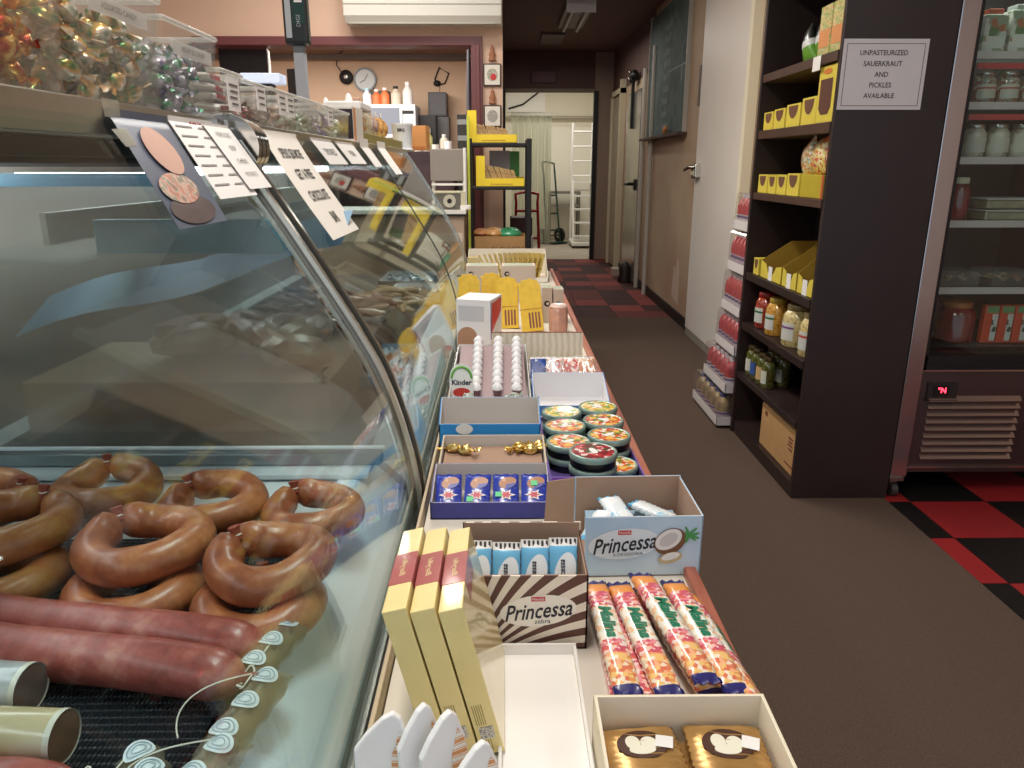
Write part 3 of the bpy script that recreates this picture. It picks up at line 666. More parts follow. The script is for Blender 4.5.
# filler bars beneath hold the loose ones up
ob = MB().bx(.160, .334, 1.212, 1.345, ZS+.004, ZS+.058).build('bar_layer', mat('#a9c9dc', .5)); tag(ob, 'lower layer of pale blue packs under the loose bars in the coconut box', 'candy pack')
# --- orange and pink chocolate bars lying lengthwise
OR = ramp_mat('fruit_print', ['#e59a5c', '#efc47a', '#f4e6cf', '#dd7a5a', '#f1b28a', '#f0dcc0'], 150, 'voronoi', .25, coat=.4)
PK = ramp_mat('pink_print', ['#cf5a70', '#e8909a', '#f3dcd4', '#dc6a62', '#f0c8b8'], 160, 'voronoi', .25, coat=.4)
WG = ramp_mat('white_green_print', ['#f2efe4', '#f2e0c4', '#dfe8d8', '#efc49a', '#f6efe4'], 140, 'voronoi', .25, coat=.4)
NAVY = mat('#2b2a6e', .35, coat=.3); TEAL = mat('#1f7a5a', .4); ORG = mat('#eb9a4a', .3, coat=.4)
def fruit_bar(label, x, y, z, rz, rx=0):
    t = thing('chocolate_bar', label, 'chocolate bar', (x, y, z), (R(rx), 0, R(rz)), 'fruit-printed bars lying in a row')
    def bands(v):
        if v < .05 or v > .955: return 3
        if v > .82: return 4
        if v > .70: return 1
        if v > .40: return 2
        if v > .27: return 1
        return 0
    mb = MB(); pillow(mb, .285, .039, .022, bands, crimp=.045, wr=.0009, k=36)
    mb.build('wrapper', [OR, PK, WG, NAVY, ORG], t, True)
    text('lettering', 'Malina', .033, TEAL, t, lambda a, b: Vector((b*.80, .012-a*.95, .0122)), shear=.2, weight=.0012)
    return t
b0 = fruit_bar('fruit-printed chocolate bar leftmost of the row, touching the zebra box side', .160, .985, ZS+.030, 3)
dup(b0, (.208, .982, ZS+.030), R(6), 'fruit-printed chocolate bar second from left in the row')
dup(b0, (.252, .985, ZS+.046), (0, R(6), R(9)), 'fruit-printed chocolate bar lying raised on the others, third from left')
dup(b0, (.299, .980, ZS+.034), (0, R(4), R(6)), 'fruit-printed chocolate bar at the right, nearest the wood rim')
dup(b0, (.262, .99, ZS+.016), R(10), 'fruit-printed chocolate bar peeking out low beneath the raised one')
dup(b0, (.326, .960, ZS+.020), (0, R(52), R(6)), 'fruit-printed chocolate bar tipped on edge against the wood rim')
ob = MB().bx(.145, .232, .86, 1.115, ZS, ZS+.018).build('bar_layer', PK); tag(ob, 'lower layer of pink bars under the left two fruit-printed bars', 'chocolate bar')
# --- cream box with golden biscuit packs
bx_ = open_box('biscuit_box', 'cream carton of gold biscuit packs at the bottom edge of the photo', 'box', .112, .326, .545, .788, .06, .075, CREAM, mat('#efe6d2', .6), hs=(.065, .075))
GOLD = mat('#c79b5e', .28, .55, noise=.25, nscale=25, bump=.2)
CHOC = mat('#4b2c1e', .45)
def heartpack(label, x, y, z, rz):
    t = thing('biscuit_pack', label, 'biscuit pack', (x, y, z), (R(-4), 0, R(rz)), 'gold biscuit packs with a brown oval')
    mb = MB(); pillow(mb, .10, .094, .026, wr=.0012, crimp=.05); mb.build('wrapper', [GOLD, GOLD], t, True)
    o = MB(); ellipse(o, flat(0, .008, .0135), 0, 0, .031, .024); ov = o.build('brown_oval', CHOC, t)
    s_ = MB(); ellipse(s_, flat(0, .008, .0139), -.011, .003, .009, .012); ellipse(s_, flat(0, .008, .0140), .008, .001, .010, .011); ellipse(s_, flat(0, .008, .0141), -.002, -.010, .016, .008)
    s_.build('white_silhouette', mat('#e8e4d0', .5), ov)
    MB().add([Vector((.014, .002, .0146)), Vector((.034, -.004, .0146)), Vector((.040, .016, .0146)), Vector((.02, .022, .0146))], [(0, 1, 2, 3)]).build('price_sticker', PAPER, t)
    return t
h0 = heartpack('gold biscuit pack with brown oval, at the back left of the cream carton', .166, .727, ZS+.034, 4)
dup(h0, (.268, .727, ZS+.034), R(-3), 'gold biscuit pack with brown oval, at the back right of the cream carton')
dup(h0, (.168, .655, ZS+.040), R(0), 'gold biscuit pack overlapping in front of the back left one')
dup(h0, (.268, .652, ZS+.040), R(2), 'gold biscuit pack overlapping in front of the back right one')
ob = MB().bx(.118, .318, .56, .77, ZS+.003, ZS+.020).build('biscuit_layer', GOLD, bevel=.004); tag(ob, 'lower layer of gold packs under the brown-oval biscuit packs', 'biscuit pack')
# --- white empty tray
open_box('empty_carton', 'empty white card tray in front of the zebra box', 'box', -.008, .108, .60, .972, .012, .02, WHITE, mat('#efece8', .6), hs=(.012, .018))
# --- three tall yellow boxes leaning towards the case
YB = mat('#efda94', .3, coat=1, noise=.04); YBR = mat('#a84f4c', .35, coat=.5, noise=.1)
def chocolate_box(label, x, face=None):
    t = thing('chocolate_box', label, 'box', (x, .770, ZS), (0, R(-13.5), 0), 'tall yellow chocolate boxes leaning left')
    T = .0300; Hh = .213; L = .205
    mb = MB().bx(0, T, 0, L, 0, Hh); o = mb.build('carton', [YB], t, bevel=.0012)
    MB().bx(-.0004, T+.0004, .058, .135, Hh-.03, Hh+.0006).build('red_band', YBR, t)
    text('lettering', 'Baryłki', .018, mat('#e9d9a0', .4), t, lambda a, b: Vector((T*.5+b*.6, .097+a*.9, Hh+.001)), shear=.2)
    for z0, z1 in ((.045, .075), (.006, .022)):
        st = MB()
        for k in range(5): st.bx(.005+.0028*k, .006+.0028*k, -.0004, 0, z0, z1)
        st.build('small_print', mat('#9b8a50', .6), t)
    MB().bx(.006, .024, -.0006, 0, .024, .042).build('code_panel', ramp_mat('code_print', ['#d8d4c8', '#8f8a84', '#c8c2b8'], 500, 'voronoi', .6), t)
    return t
c0 = chocolate_box('tall yellow chocolate box, rightmost of the three, its glossy side towards the zebra box', -.029)
dup(c0, (-.0625, .770, ZS), (0, R(-13.5), 0), 'tall yellow chocolate box, middle of the three leaning ones')
dup(c0, (-.0960, .770, ZS), (0, R(-13.5), 0), 'tall yellow chocolate box, leftmost of the three, next to the case glass')
# --- white wafer-straw pouches at the bottom
STR = ramp_mat('striped_straws', ['#f0ebe4', '#e2a468', '#efe9e2', '#dd9a60'], 22, 'wave', .5, stretch=(1, 1, 1), dist=1.5)
def pouch(label, x, y, rz, h=.145, w_=.125, stripes=True):
    t = thing('snack_pouch', label, 'snack pouch', (x, y, ZS), (R(0), R(-5), R(rz)), 'white pouches with orange stripes')
    MB().prism([(0, 0), (w_, 0), (w_, h*.62), (w_*.94, h*.80), (w_*.80, h*.96), (w_*.68, h), (w_*.5, h*.97), (w_*.2, h*.86), (0, h*.76)], 0, .009, 'x').build('bag', mat('#f1efed', .4, coat=.2), t, bevel=.002)
    if stripes: MB().prism([(w_*.60, 0), (w_*.99, 0), (w_*.99, h*.60), (w_*.90, h*.80), (w_*.78, h*.88), (w_*.62, h*.70)], .0092, .0105, 'x').build('striped_panel', STR, t)
    return t
pouch('white pouch with a broad plain face at the bottom left corner of the ledge', -.158, .640, -84, .165, .062)
pouch('white pouch with orange stripes, second from the case glass', -.108, .632, -58, .172, .050)
pouch('white pouch with orange stripes, third from the case glass', -.084, .622, -58, .170, .055)
pouch('white striped pouch closest to the yellow boxes and the empty tray', -.052, .610, -62, .145, .055)

# --- purple-blue box with four packs
PURP = mat('#3b3c8c', .45, noise=.1)
open_box('wafer_box', 'blue-violet carton holding four small blue packs', 'box', -.155, .099, 1.424, 1.570, .038, .067, PURP, GREYBOARD, hs=(.04, .067))
BLU = mat('#2d3fa6', .3, coat=.4)
MILK = ramp_mat('biscuit_print', ['#6b3f2a', '#a86d44', '#3b3f9a', '#c98f60'], 45, 'voronoi', .35)
def bluepack(label, x, rz, green):
    t = thing('biscuit_pack', label, 'biscuit pack', (x, 1.484, ZS+.034), (R(33), 0, R(rz)), 'small blue packs in the violet carton')
    mb = MB(); pillow(mb, .092, .056, .020, wr=.001); mb.build('wrapper', [BLU, BLU], t, True)
    o = MB(); ellipse(o, flat(0, .016, .0108), .004, .002, .020, .014, rot=R(20)); o.build('biscuit_picture', MILK, t)
    star = [( (.019 if k % 2 == 0 else .009)*math.cos(PI*k/6), (.013 if k % 2 == 0 else .007)*math.sin(PI*k/6)) for k in range(12)]
    MB().add([Vector((a*1.1, b*1.1-.013, .0112)) for a, b in star], [tuple(range(12))]).build('white_star', WHITE, t)
    MB().add([Vector((a*.75, b*.75-.013, .0116)) for a, b in star], [tuple(range(12))]).build('red_star', mat('#c0304a', .4), t)
    if green: MB().bx(green[0]-.007, green[0]+.007, green[1]-.006, green[1]+.006, .0116, .0122).build('green_sticker', mat('#5fd08a', .5), t)
    return t
bluepack('small blue biscuit pack, leftmost in the violet carton', -.120, 2, None)
bluepack('small blue biscuit pack with a low green sticker, second in the violet carton', -.058, -3, (-.014, -.024))
bluepack('small blue biscuit pack, third from left, green sticker at its left edge', .004, 0, (-.016, -.012))
bluepack('small blue biscuit pack with a green sticker near its top, rightmost in the violet carton', .065, -2, (.0, .016))
# --- gold box
open_box('candy_box', 'grey-lined open carton with gold-wrapped sweets, behind the violet carton', 'box', -.152, .100, 1.60, 1.765, .040, .063, mat('#c9b48a', .6), GREYBOARD, hs=(.050, .063))
GLD = ramp_mat('gold_foil', ['#8a6224', '#d8a84a', '#f4dc90', '#b07c30'], 40, 'noise', .2, False, .6, metal=.7)
for k, (x, y, wd) in enumerate(((-.125, 1.715, 'far left end'), (-.095, 1.70, 'left side, beside the end one'), (.038, 1.72, 'right of the middle'), (.065, 1.705, 'right side'), (.085, 1.725, 'far right end'))):
    twist('gold-wrapped sweet in the grey-lined carton, %s' % wd, x, y, ZS+.048, GLD, rnd.uniform(-.6, .6), 1.15, 'gold-wrapped sweets in a carton')
ob = MB().bx(-.145, .092, 1.61, 1.755, ZS+.0045, ZS+.036).build('card_insert', BROWNBOARD); tag(ob, 'flat brown card insert under the gold sweets of the grey-lined carton', 'card')
# --- blue-fronted empty box with a high grey back
bb = open_box('empty_carton', 'open carton with bright blue front and high grey back panel, fourth behind the violet one', 'box', -.166, .094, 1.80, 1.89, .079, .124, mat('#2f8fd6', .45), GREYBOARD, hs=(.079, .124))
o = MB(); ellipse(o, front(-.065, -.0462, .066), 0, 0, .022, .014, 0); ellipse(o, front(.05, -.0462, .045), 0, 0, .016, .006, 0); o.build('white_print', WHITE, bb)
# --- purple carton edge and cookie tins
open_box('tin_carton', 'flat purple-edged carton under the round cookie tins', 'box', .103, .322, 1.490, 2.05, .066, .012, mat('#7a4fb0', .5), mat('#5b4a8a', .6), hs=(.040, .012))
TINB = mat('#161a1a', .3, .3); TINL = mat('#8fa79e', .3, .4)
def tinpic(name, cols): return ramp_mat(name, cols, 95, 'voronoi', .3, coat=.4)
TP = {'red': tinpic('tin_red', ['#a5202c', '#c93a3f', '#7c1520', '#e8d8d0', '#3f5a38']), 'orange': tinpic('tin_orange', ['#e07a34', '#d0482e', '#f0c060', '#f3ece0', '#6a8a3a']), 'yellow': tinpic('tin_yellow', ['#e8c84a', '#f0e09a', '#8fa84a', '#e8a040', '#f4f0e0'])}
def tin(label, x, y, z, pic, h=.032):
    t = thing('cookie_tin', label, 'tin', (x, y, z), rnd.uniform(0, 3), 'round cookie tins stacked on the ledge'); r = .0535
    MB().lathe([(.0005, 0), (r-.003, 0), (r-.0015, .002), (r-.0015, h-.012), (.0005, h-.012)], n=36).build('tin_body', TINB, t, True)
    MB().lathe([(r, h-.014), (r+.001, h-.012), (r+.001, h-.003), (r-.001, h), (r-.004, h+.0006), (r-.006, h-.001), (.0005, h-.001)], n=36).build('lid', TINL, t, True)
    MB().lathe([(r-.0065, h-.0008), (.0005, h-.0004)], n=36).build('fruit_picture', TP[pic], t)
    lb = MB(); ellipse(lb, flat(0, 0, h), 0, 0, .017, .008); lb.build('white_label', WHITE, t)
    return t
tin('round cookie tin with red fruit lid, nearest and highest', .200, 1.556, ZS+.003+.0670, 'red')
tin('round dark cookie tin in the middle of the nearest stack', .200, 1.556, ZS+.003+.0335, 'red')
for n_, (x, y, pic, wd) in enumerate(((.1585, 1.706, 'orange', 'orange-topped round tin behind left of the red one'), (.2635, 1.752, 'orange', 'orange-topped round tin behind right of the red one'),
        (.1585, 1.822, 'orange', 'orange-topped round tin in the third row, left'), (.2635, 1.864, 'orange', 'orange-topped round tin in the third row, right'),
        (.1585, 1.935, 'yellow', 'yellow-topped round tin in the last row, left'), (.2635, 1.978, 'yellow', 'yellow-topped round tin in the last row, right'))):
    tin(wd, x, y, ZS+.003+.0335, pic); tin('lower tin of the pair under the ' + wd.replace(' in the', ' of the'), x, y, ZS+.003, pic)
ob = tin('round tin low beside the nearest stack, by the wood rim', .2645, 1.640, ZS+.003, 'orange')
# --- white-backed box behind the tins
open_box('candy_box', 'low white carton with blue base behind the cookie tins', 'box', .088, .318, 2.10, 2.28, .03, .083, mat('#4f86c6', .5), mat('#e4e2e4', .6), hs=(.03, .08))

# ------------------------------------------------------------------ middle and far part of the ledge
db = open_box('sweets_display', 'clear-fronted white display of small white-topped cups and foil sweets', 'display', -.163, .082, 1.98, 2.62, .05, .095, PLASTIC, WHITE, hs=(.06, .095))
CUP = mat('#f3f0f0', .35, coat=.4); SIL = mat('#8d6a70', .35, .2, noise=.3, nscale=60)
def cup(label, x, y, z):
    t = thing('sweet_cup', label, 'sweet', (x, y, z), rnd.uniform(0, 6), 'white-topped cups standing in three columns')
    MB().lathe([(.0005, 0), (.010, 0), (.015, .024), (.0005, .024)], n=16).build('cup', SIL, t, True)
    MB().lathe([(.018, .024), (.018, .028), (.015, .036), (.007, .044), (.0005, .046)], n=16).build('peaked_top', CUP, t, True)
    return t
cp0 = None
for c, (x0, x1, nm) in enumerate(((-.085, -.088, 'left column'), (-.020, -.018, 'middle column'), (.040, .046, 'right column'))):
    for k in range(9):
        x = x0+(x1-x0)*k/8; y = 2.20+.046*k; z = ZS+.028+.008*k
        lab = 'frontmost white-topped cup in the %s of the display' % nm if k == 0 else 'farthest white-topped cup in the %s of the display' % nm if k == 8 else 'white-topped cup inside the %s of the display, neither first nor last' % nm
        if cp0 is None: cp0 = cup(lab, x, y, z)
        else: dup(cp0, (x, y, z), rnd.uniform(0, 6), lab)
ob = MB().prism([(2.17, ZS+.003), (2.60, ZS+.003), (2.60, ZS+.094), (2.17, ZS+.028)], -.15, .07, 'x').build('cup_riser', mat('#a08688', .5)); tag(ob, 'sloping pale riser under the three columns of white-topped cups', 'riser')
GRS = ramp_mat('green_silver_foil', ['#3f5a44', '#c9ccc6', '#8fa08c', '#e8e8e2', '#56705a'], 70, 'noise', .2, False, .6)
tw0 = None
for k in range(40):
    x = rnd.uniform(-.148, .068); y = rnd.uniform(2.01, 2.15); z = ZS+.018+rnd.choice((0, .018, .036))
    lab = 'small green and silver foil sweet heaped before the white-topped cups'
    if tw0 is None: tw0 = twist(lab, x, y, z, GRS, rnd.uniform(0, 3), 1.0, 'green and silver foil sweets in the display')
    else: dup(tw0, (x, y, z), (rnd.uniform(-.6, .6), rnd.uniform(-.5, .5), rnd.uniform(0, 6)), lab)
eg = thing('header_card', 'rounded white card with green arc and dark lettering at the left of the sweets display', 'card', (-.128, 2.165, ZS+.03), (R(-8), 0, 0))
cs = [(-.036+.0*i, 0) for i in range(1)] + [(.036, 0)] + [(.036*math.cos(q), .07+.040*math.sin(q)) for q in [PI*i/14 for i in range(15)]]
MB().prism(cs, 0, .003, 'y').build('card', WHITE, eg)
g_ = MB(); pts = [(.030*math.cos(q), -.001, .066+.034*math.sin(q)) for q in [PI*i/14 for i in range(15)]]; g_.tube(pts, .004, 6); g_.build('green_arc', mat('#6fb04a', .5), eg, True)
text('lettering', 'Kinder', .022, DARKTXT, eg, lambda a, b: Vector((a, -.0012, .052+b)), weight=.0006)
g_ = MB(); ellipse(g_, front(0, -.0012, .022), 0, 0, .026, .014); g_.build('red_picture', mat('#c23a30', .5), eg)
# lollipop / packet bag box and its lined back card
bl = open_box('packet_box', 'white tray of clear-wrapped round packets under a film, beside the wood rim', 'box', .090, .318, 2.36, 2.62, .02, .03, WHITE, WHITE, hs=(.02, .025))
for k, (x, cc, wd) in enumerate(((.118, ['#2f4a9a', '#3a5cb0', '#28408a'], 'blue packet at the left of the clear-wrapped tray'), (.175, ['#e8b8a8', '#d8706a', '#f0e0d8', '#c8d0d8'], 'pink and white packet in the middle of the tray'), (.232, ['#efc0b0', '#d05a58', '#f4e8e0'], 'pale pink round-faced packet right of the middle'), (.286, ['#e8a878', '#d98a60', '#f0d0b0'], 'orange round-faced packet at the right of the tray'))):
    tt = thing('candy_packet', wd, 'packet', (x, 2.45, ZS+.045), (R(50), 0, R(rnd.uniform(-8, 8))))
    mb = MB(); pillow(mb, .095, .054, .022, wr=.001); mb.build('wrapper', [ramp_mat('packet%d' % k, cc, 60, 'voronoi', .3, coat=.5), WHITE], tt, True)
    o = MB(); ellipse(o, flat(0, 0, .0125), 0, 0, .021, .026); o.build('round_picture', ramp_mat('pface%d' % k, cc[::-1], 90, 'voronoi', .3), tt)
fl = MB().grid(lambda u, v: (.092+.226*u, 2.37+.24*v, ZS+.03+.055*math.sin(PI*min(1, v*.9+.1))*(.8+.2*math.sin(u*14+v*6))+.004*math.sin(u*40+v*9)), 24, 12).build('film_cover', FILM, smooth=True)
tag(fl, 'crinkled clear film bulging over the round packets', 'film')
LIN = ramp_mat('lined_card', ['#cfc3ad', '#ddd2bd', '#e4dac8'], 14, 'wave', .6, False, stretch=(1, 1, 1), dist=2)
lc = thing('lined_card', 'wide upright beige card with a thin brown top edge behind the cup display', 'card', (.125, 2.66, ZS))
MB().bx(-.165, .165, 0, .003, 0, .128).build('card', LIN, lc); MB().bx(-.166, .166, -.001, .004, .128, .131).build('top_edge', mat('#9a6048', .6), lc)
# tall white carton with red side
tc_ = thing('tall_carton', 'tall white carton with grey window and red and purple side print, beside the case glass', 'box', (-.118, 2.86, ZS), R(-16))
MB().bx(-.070, .070, 0, .16, 0, .215).build('carton', mat('#efeaea', .5), tc_, bevel=.002)
MB().bx(-.060, .045, -.0012, 0, .13, .19).build('grey_window', mat('#cfcacc', .5), tc_)
o = MB(); o.add([(.0712, .01, .08), (.0712, .14, .15), (.0712, .15, .205), (.0712, .02, .20)], [(0, 1, 2, 3)]); o.build('red_print', mat('#d62f2f', .4), tc_)
MB().bx(.0700, .0712, .002, .009, .06, .205).build('purple_stripe', mat('#4f3a98', .4), tc_)
o = MB(); ellipse(o, front(.0, -.0014, .03), 0, 0, .05, .02); o.build('red_base_print', mat('#d8433c', .4), tc_)
o = thing('round_card', 'brown round-topped cardboard flap in front of the tall white carton', 'card', (-.135, 2.70, ZS+.03))
MB().prism([(-.036, 0), (.036, 0)] + [(.036*math.cos(q), .075+.036*math.sin(q)) for q in [PI*i/12 for i in range(13)]], 0, .003, 'y').build('flap', mat('#b98a6c', .8), o)
wf = open_box('white_carton', 'low white carton holding the round brown flap at the left edge', 'box', -.160, -.095, 2.68, 2.78, .03, .05, WHITE, WHITE)
# yellow packs
YP = mat('#eec22f', .4, coat=.3, noise=.12, nscale=40)
def yellow_pack(label, x, y, z, h, rz, ry):
    t = thing('yellow_pack', label, 'packet', (x, y, z), (R(-16), R(ry), R(rz)), 'yellow scallop-topped packs on the ledge')
    w_ = .098
    top = [(w_*.5*math.cos(q)*(1+.08*math.cos(9*q)), h-.03+.03*math.sin(q)*(1+.1*math.cos(9*q))) for q in [PI*i/18 for i in range(19)]]
    MB().prism([(-w_/2, 0), (w_/2, 0)] + top, 0, .024, 'y').build('pack', YP, t, bevel=.002)
    MB().bx(-w_*.52, w_*.52, -.0012, 0, h*.42, h*.43).build('seam', mat('#a8742a', .6), t)
    m = MB()
    for k in range(4): m.bx(-.012+k*.014, -.004+k*.014, -.0015, 0, .015, h*.36)
    m.build('bar_print', mat('#8a5040', .6), t)
    return t
y0_ = yellow_pack('yellow scallop-topped pack just right of the tall carton', .020, 3.32, ZS+.002, .235, -6, -4)
dup(y0_, (.132, 3.26, ZS+.002), (R(-16), R(-7), R(-3)), 'yellow scallop-topped pack farthest right of the four, nearest the camera')
dup(y0_, (-.160, 3.40, ZS+.002), (R(-12), 0, R(4)), 'yellow scallop-topped pack farthest left, next to the case glass')
dup(y0_, (-.058, 3.44, ZS+.002), (R(-12), 0, R(0)), 'yellow scallop-topped pack second from the left behind the tall carton')
BEIGEB = mat('#cdbcae', .6, noise=.06, nscale=12)
def tea_box(label, x, y, z, w_, d, h, rz=0, n=1):
    t = thing('tea_box', label, 'box', (x, y, z), R(rz), 'beige boxes with a round black emblem')
    MB().bx(-w_/2, w_/2, 0, d, 0, h).build('carton', BEIGEB, t, bevel=.0015)
    MB().bx(-w_*.42, w_*.42, .01, d-.01, h, h+.0008).build('green_top', mat('#a8b09a', .6), t)
    o = MB(); ellipse(o, front(-w_/2+min(.028, w_*.5), -.001, h*.55), 0, 0, .014, .014, 0); ellipse(o, front(-w_/2+min(.028, w_*.5), -.0014, h*.55), .003, 0, .008, .007, 1)
    o.build('round_emblem', [BLACK, BEIGEB], t)
    return t
tea_box('beige box with round black emblem, upper left of the four stacked behind the yellow packs', -.115, 4.0, ZS+.100, .172, .12, .098)
tea_box('beige box with round black emblem, upper right of the four stacked behind the yellow packs', .082, 4.0, ZS+.100, .182, .12, .098)
tea_box('beige box with round black emblem, lower left of the four stacked behind the yellow packs', -.115, 3.99, ZS, .172, .12, .098)
tea_box('beige box with round black emblem, lower right of the four stacked behind the yellow packs', .082, 3.99, ZS, .182, .12, .098)
tea_box('slim upright beige box with round emblem, left of the slim pair by the wood rim', .205, 3.46, ZS, .048, .10, .165)
tea_box('slim upright beige box with round emblem, right of the slim pair by the wood rim', .258, 3.46, ZS, .048, .10, .158)
pj = thing('pink_jar', 'pink squarish wrapped jar with folded top in front of the slim beige boxes', 'jar', (.245, 3.27, ZS))
MB().lathe([(.0005, 0), (.040, 0), (.042, .01), (.042, .098), (.036, .110), (.0005, .112)], n=8).build('jar_body', mat('#cf9a86', .35, noise=.15, nscale=30, coat=.4), pj, True)
MB().lathe([(.036, .108), (.040, .114), (.034, .122), (.0005, .120)], n=14).build('folded_top', mat('#e8c8bc', .3, coat=.4), pj, True)
for k, (y, z) in enumerate(((3.62, ZS+.018), (3.70, ZS+.018), (3.66, ZS+.05), (3.78, ZS+.018), (3.76, ZS+.05))):
    o = MB().ball((0, 0, 0), .024, .024, .018, 12).build('wrapped_cake', mat('#e2b8a4', .4, coat=.4), smooth=True, loc=(.25+.012*(k % 2), y, z)); tag(o, 'round pale pink wrapped cake beside the rim behind the slim boxes', 'sweet', 'pale pink wrapped cakes by the rim')
gb = open_box('packet_box', 'white carton of leaning gold packets at the far end of the ledge', 'box', -.235, .285, 4.72, 5.12, .03, .17, mat('#efe9da', .6), mat('#e8e0cf', .6), hs=(.03, .16), z=ZS)
gp = None
GP = ramp_mat('gold_packet', ['#6b5320', '#c9a84a', '#ecd88a', '#8f7430'], 40, 'noise', .3, False, .4, metal=.4)
for k in range(15):
    x = -.13+.024*k; lab = 'gold packet leaning in the white carton at the far end of the ledge'
    if gp is None:
        gp = MB().bx(-.005, .005, -.045, .045, 0, .165).build('gold_packet', GP, bevel=.002); o = gp
    else: o = gp.copy(); COL.objects.link(o)
    o.location = (x, 4.86, ZS+.005); o.rotation_euler = (0, R(-34+k*3.6), R(k*2)); tag(o, lab, 'packet', 'gold packets in the far carton')
yc = thing('coffee_packet', 'yellow and grey labelled packet standing at the left end of the gold packets', 'packet', (-.195, 4.78, ZS))
MB().prism([(-.045, 0), (.045, 0), (.045, .12), (.03, .15), (-.03, .15), (-.045, .12)], 0, .06, 'y').build('pack', mat('#d3c08a', .5), yc, bevel=.002)
MB().bx(-.035, .035, -.0012, 0, .03, .09).build('label', mat('#b8a890', .6), yc); MB().bx(-.03, .03, -.002, -.0012, .045, .058).build('label_print', mat('#8a4a30', .6), yc)

# ================================================================== TUBS ON THE CASE
ZC = 1.384
TUBP = glass_mat('tub_plastic', '#fbfbfa', .9, .055, '#e4e4e0', .15, 1.5)
def tub(name, label, x1, y0, y1, w_, h, flare=.012, rim=True, m=None, cat='tub'):
    """clear plastic tub; its long side faces +X at x1"""
    L = y1-y0; t = thing(name, label, cat, (x1-w_/2, (y0+y1)/2, ZC)); a, b = w_/2, L/2; th = .003
    def ringp(z, e): return [(-a-e, -b-e, z), (a+e, -b-e, z), (a+e, b+e, z), (-a-e, b+e, z)]
    mb = MB(); e0 = -flare
    o0, o1, i1, i0 = ringp(0, e0), ringp(h, 0), ringp(h, -th), ringp(th, e0-th)
    vs = o0+o1+i1+i0; fs = [(3, 2, 1, 0), (12, 13, 14, 15)]
    for r_ in range(3):
        for k in range(4): fs.append((r_*4+k, r_*4+(k+1) % 4, (r_+1)*4+(k+1) % 4, (r_+1)*4+k))
    mb.add(vs, fs); mb.build('tub_wall', m or TUBP, t)
    if rim:
        MB().tube([(-a, -b, h), (a, -b, h), (a, b, h), (-a, b, h), (-a, -b, h)], .0045, 8).build('rim', glass_mat('rim_plastic', '#f4f4f2', 1, .45, '#e6e6e2', .2), t, True)
    return t
def fill(label, x1, y0, y1, w_, h, n, m, s, group, shape='twist', name='wrapped_candy', cat='candy', flare=.012):
    first = None; put = []; tries = 0
    while len(put) < n and tries < 4000:
        tries += 1
        x = x1-flare-.021*s-abs(rnd.gauss(0, .45))*w_*.5; x = max(x1-w_+.03, x)
        y = rnd.uniform(y0+flare+.022*s, y1-flare-.022*s); z = ZC+.012*s+rnd.uniform(0, h)
        if any((x-a)**2+(y-b)**2+(z-c)**2 < (.0245*s)**2 for a, b, c in put): continue
        put.append((x, y, z)); rot = (rnd.uniform(-.8, .8), rnd.uniform(-.8, .8), rnd.uniform(0, 6))
        if first is None:
            first = twist(label, x, y, z, m, 0, s, group, name, cat); first.rotation_euler = rot
        else: dup(first, (x, y, z), rot, label)
RG = ramp_mat('red_gold_foil', ['#7a1218', '#b8261f', '#d89030', '#ffdf86', '#c02a22'], 40, 'noise', .2, False, .5, metal=.45)
GG = ramp_mat('green_gold_foil', ['#0f4a22', '#1f7a3a', '#d8a050', '#e0dccc', '#2a6a38'], 22, 'noise', .2, False, .5, metal=.35)
PG = ramp_mat('purple_green_foil', ['#3a4aa0', '#2f8a50', '#b8b4c8', '#e8e6ec', '#6a50a8'], 26, 'noise', .22, False, .5, metal=.3)
for args in (('large clear tub of red and gold wrapped sweets at the top left corner', .74, 1.035, .20, 'red and gold twist-wrapped sweet in the leftmost tub', RG, 95, 'red and gold sweets in the leftmost tub', 1.15),
             ('large clear tub of green and gold wrapped sweets, second on the case top', 1.045, 1.315, .165, 'green and gold twist-wrapped sweet in the second tub', GG, 95, 'green and gold sweets in the second tub', 1.08),
             ('large clear tub of purple and green wrapped sweets next to the chrome joint', 1.325, 1.555, .145, 'purple and green twist-wrapped sweet in the third tub', PG, 70, 'purple and green sweets in the third tub', .95)):
    lab, ya, yb, h, cl, m, n, g, s = args
    tb = tub('candy_tub', lab, -.548, ya, yb, .24, h)
    MB().bx(.1185, .1195, -.085, .085, h-.05, h-.028).build('label_strip', glass_mat('label_strip', '#ffffff', .3, .65, '#e4e2de', .4), tb)
    text('lettering', 'ASSORTED CANDY', .012, GREYINK, tb, onright(.1202, 0, h-.039))
    fill(cl, -.548, ya, yb, .24, h*.66, n, m, s, g)
# chocolate bars tub with red lettering
tb = tub('bar_tub', 'small clear tub of white bars with red lettering just past the chrome joint', -.552, 1.575, 1.70, .15, .095, .006)
MB().bx(.0755, .0765, -.035, .035, .022, .088).build('price_label', PAPER, tb)
MB().bx(.0768, .0772, -.025, .025, .070, .074).bx(.0768, .0772, -.020, .022, .058, .062).bx(.0768, .0772, -.025, .018, .046, .050).bx(.0768, .0772, -.016, .02, .034, .038).build('label_print', GREYINK, tb)
REDB = mat('#a02c30', .4)
for k in range(5):
    t = thing('milk_bar', 'small white bar with a red badge in the tub past the chrome joint', 'chocolate bar', (-.592-.004*k, 1.640, ZC+.014+.0175*k), (R(rnd.uniform(-4, 4)), R(rnd.uniform(-6, 6)), R(rnd.uniform(-8, 8))), 'white bars with red badges')
    mb = MB(); pillow(mb, .10, .05, .015); mb.build('wrapper', [mat('#d8d6d4', .35), WHITE], t, True)
    MB().bx(.0245, .0262, -.030, .015, -.0045, .0045).build('red_badge', REDB, t)
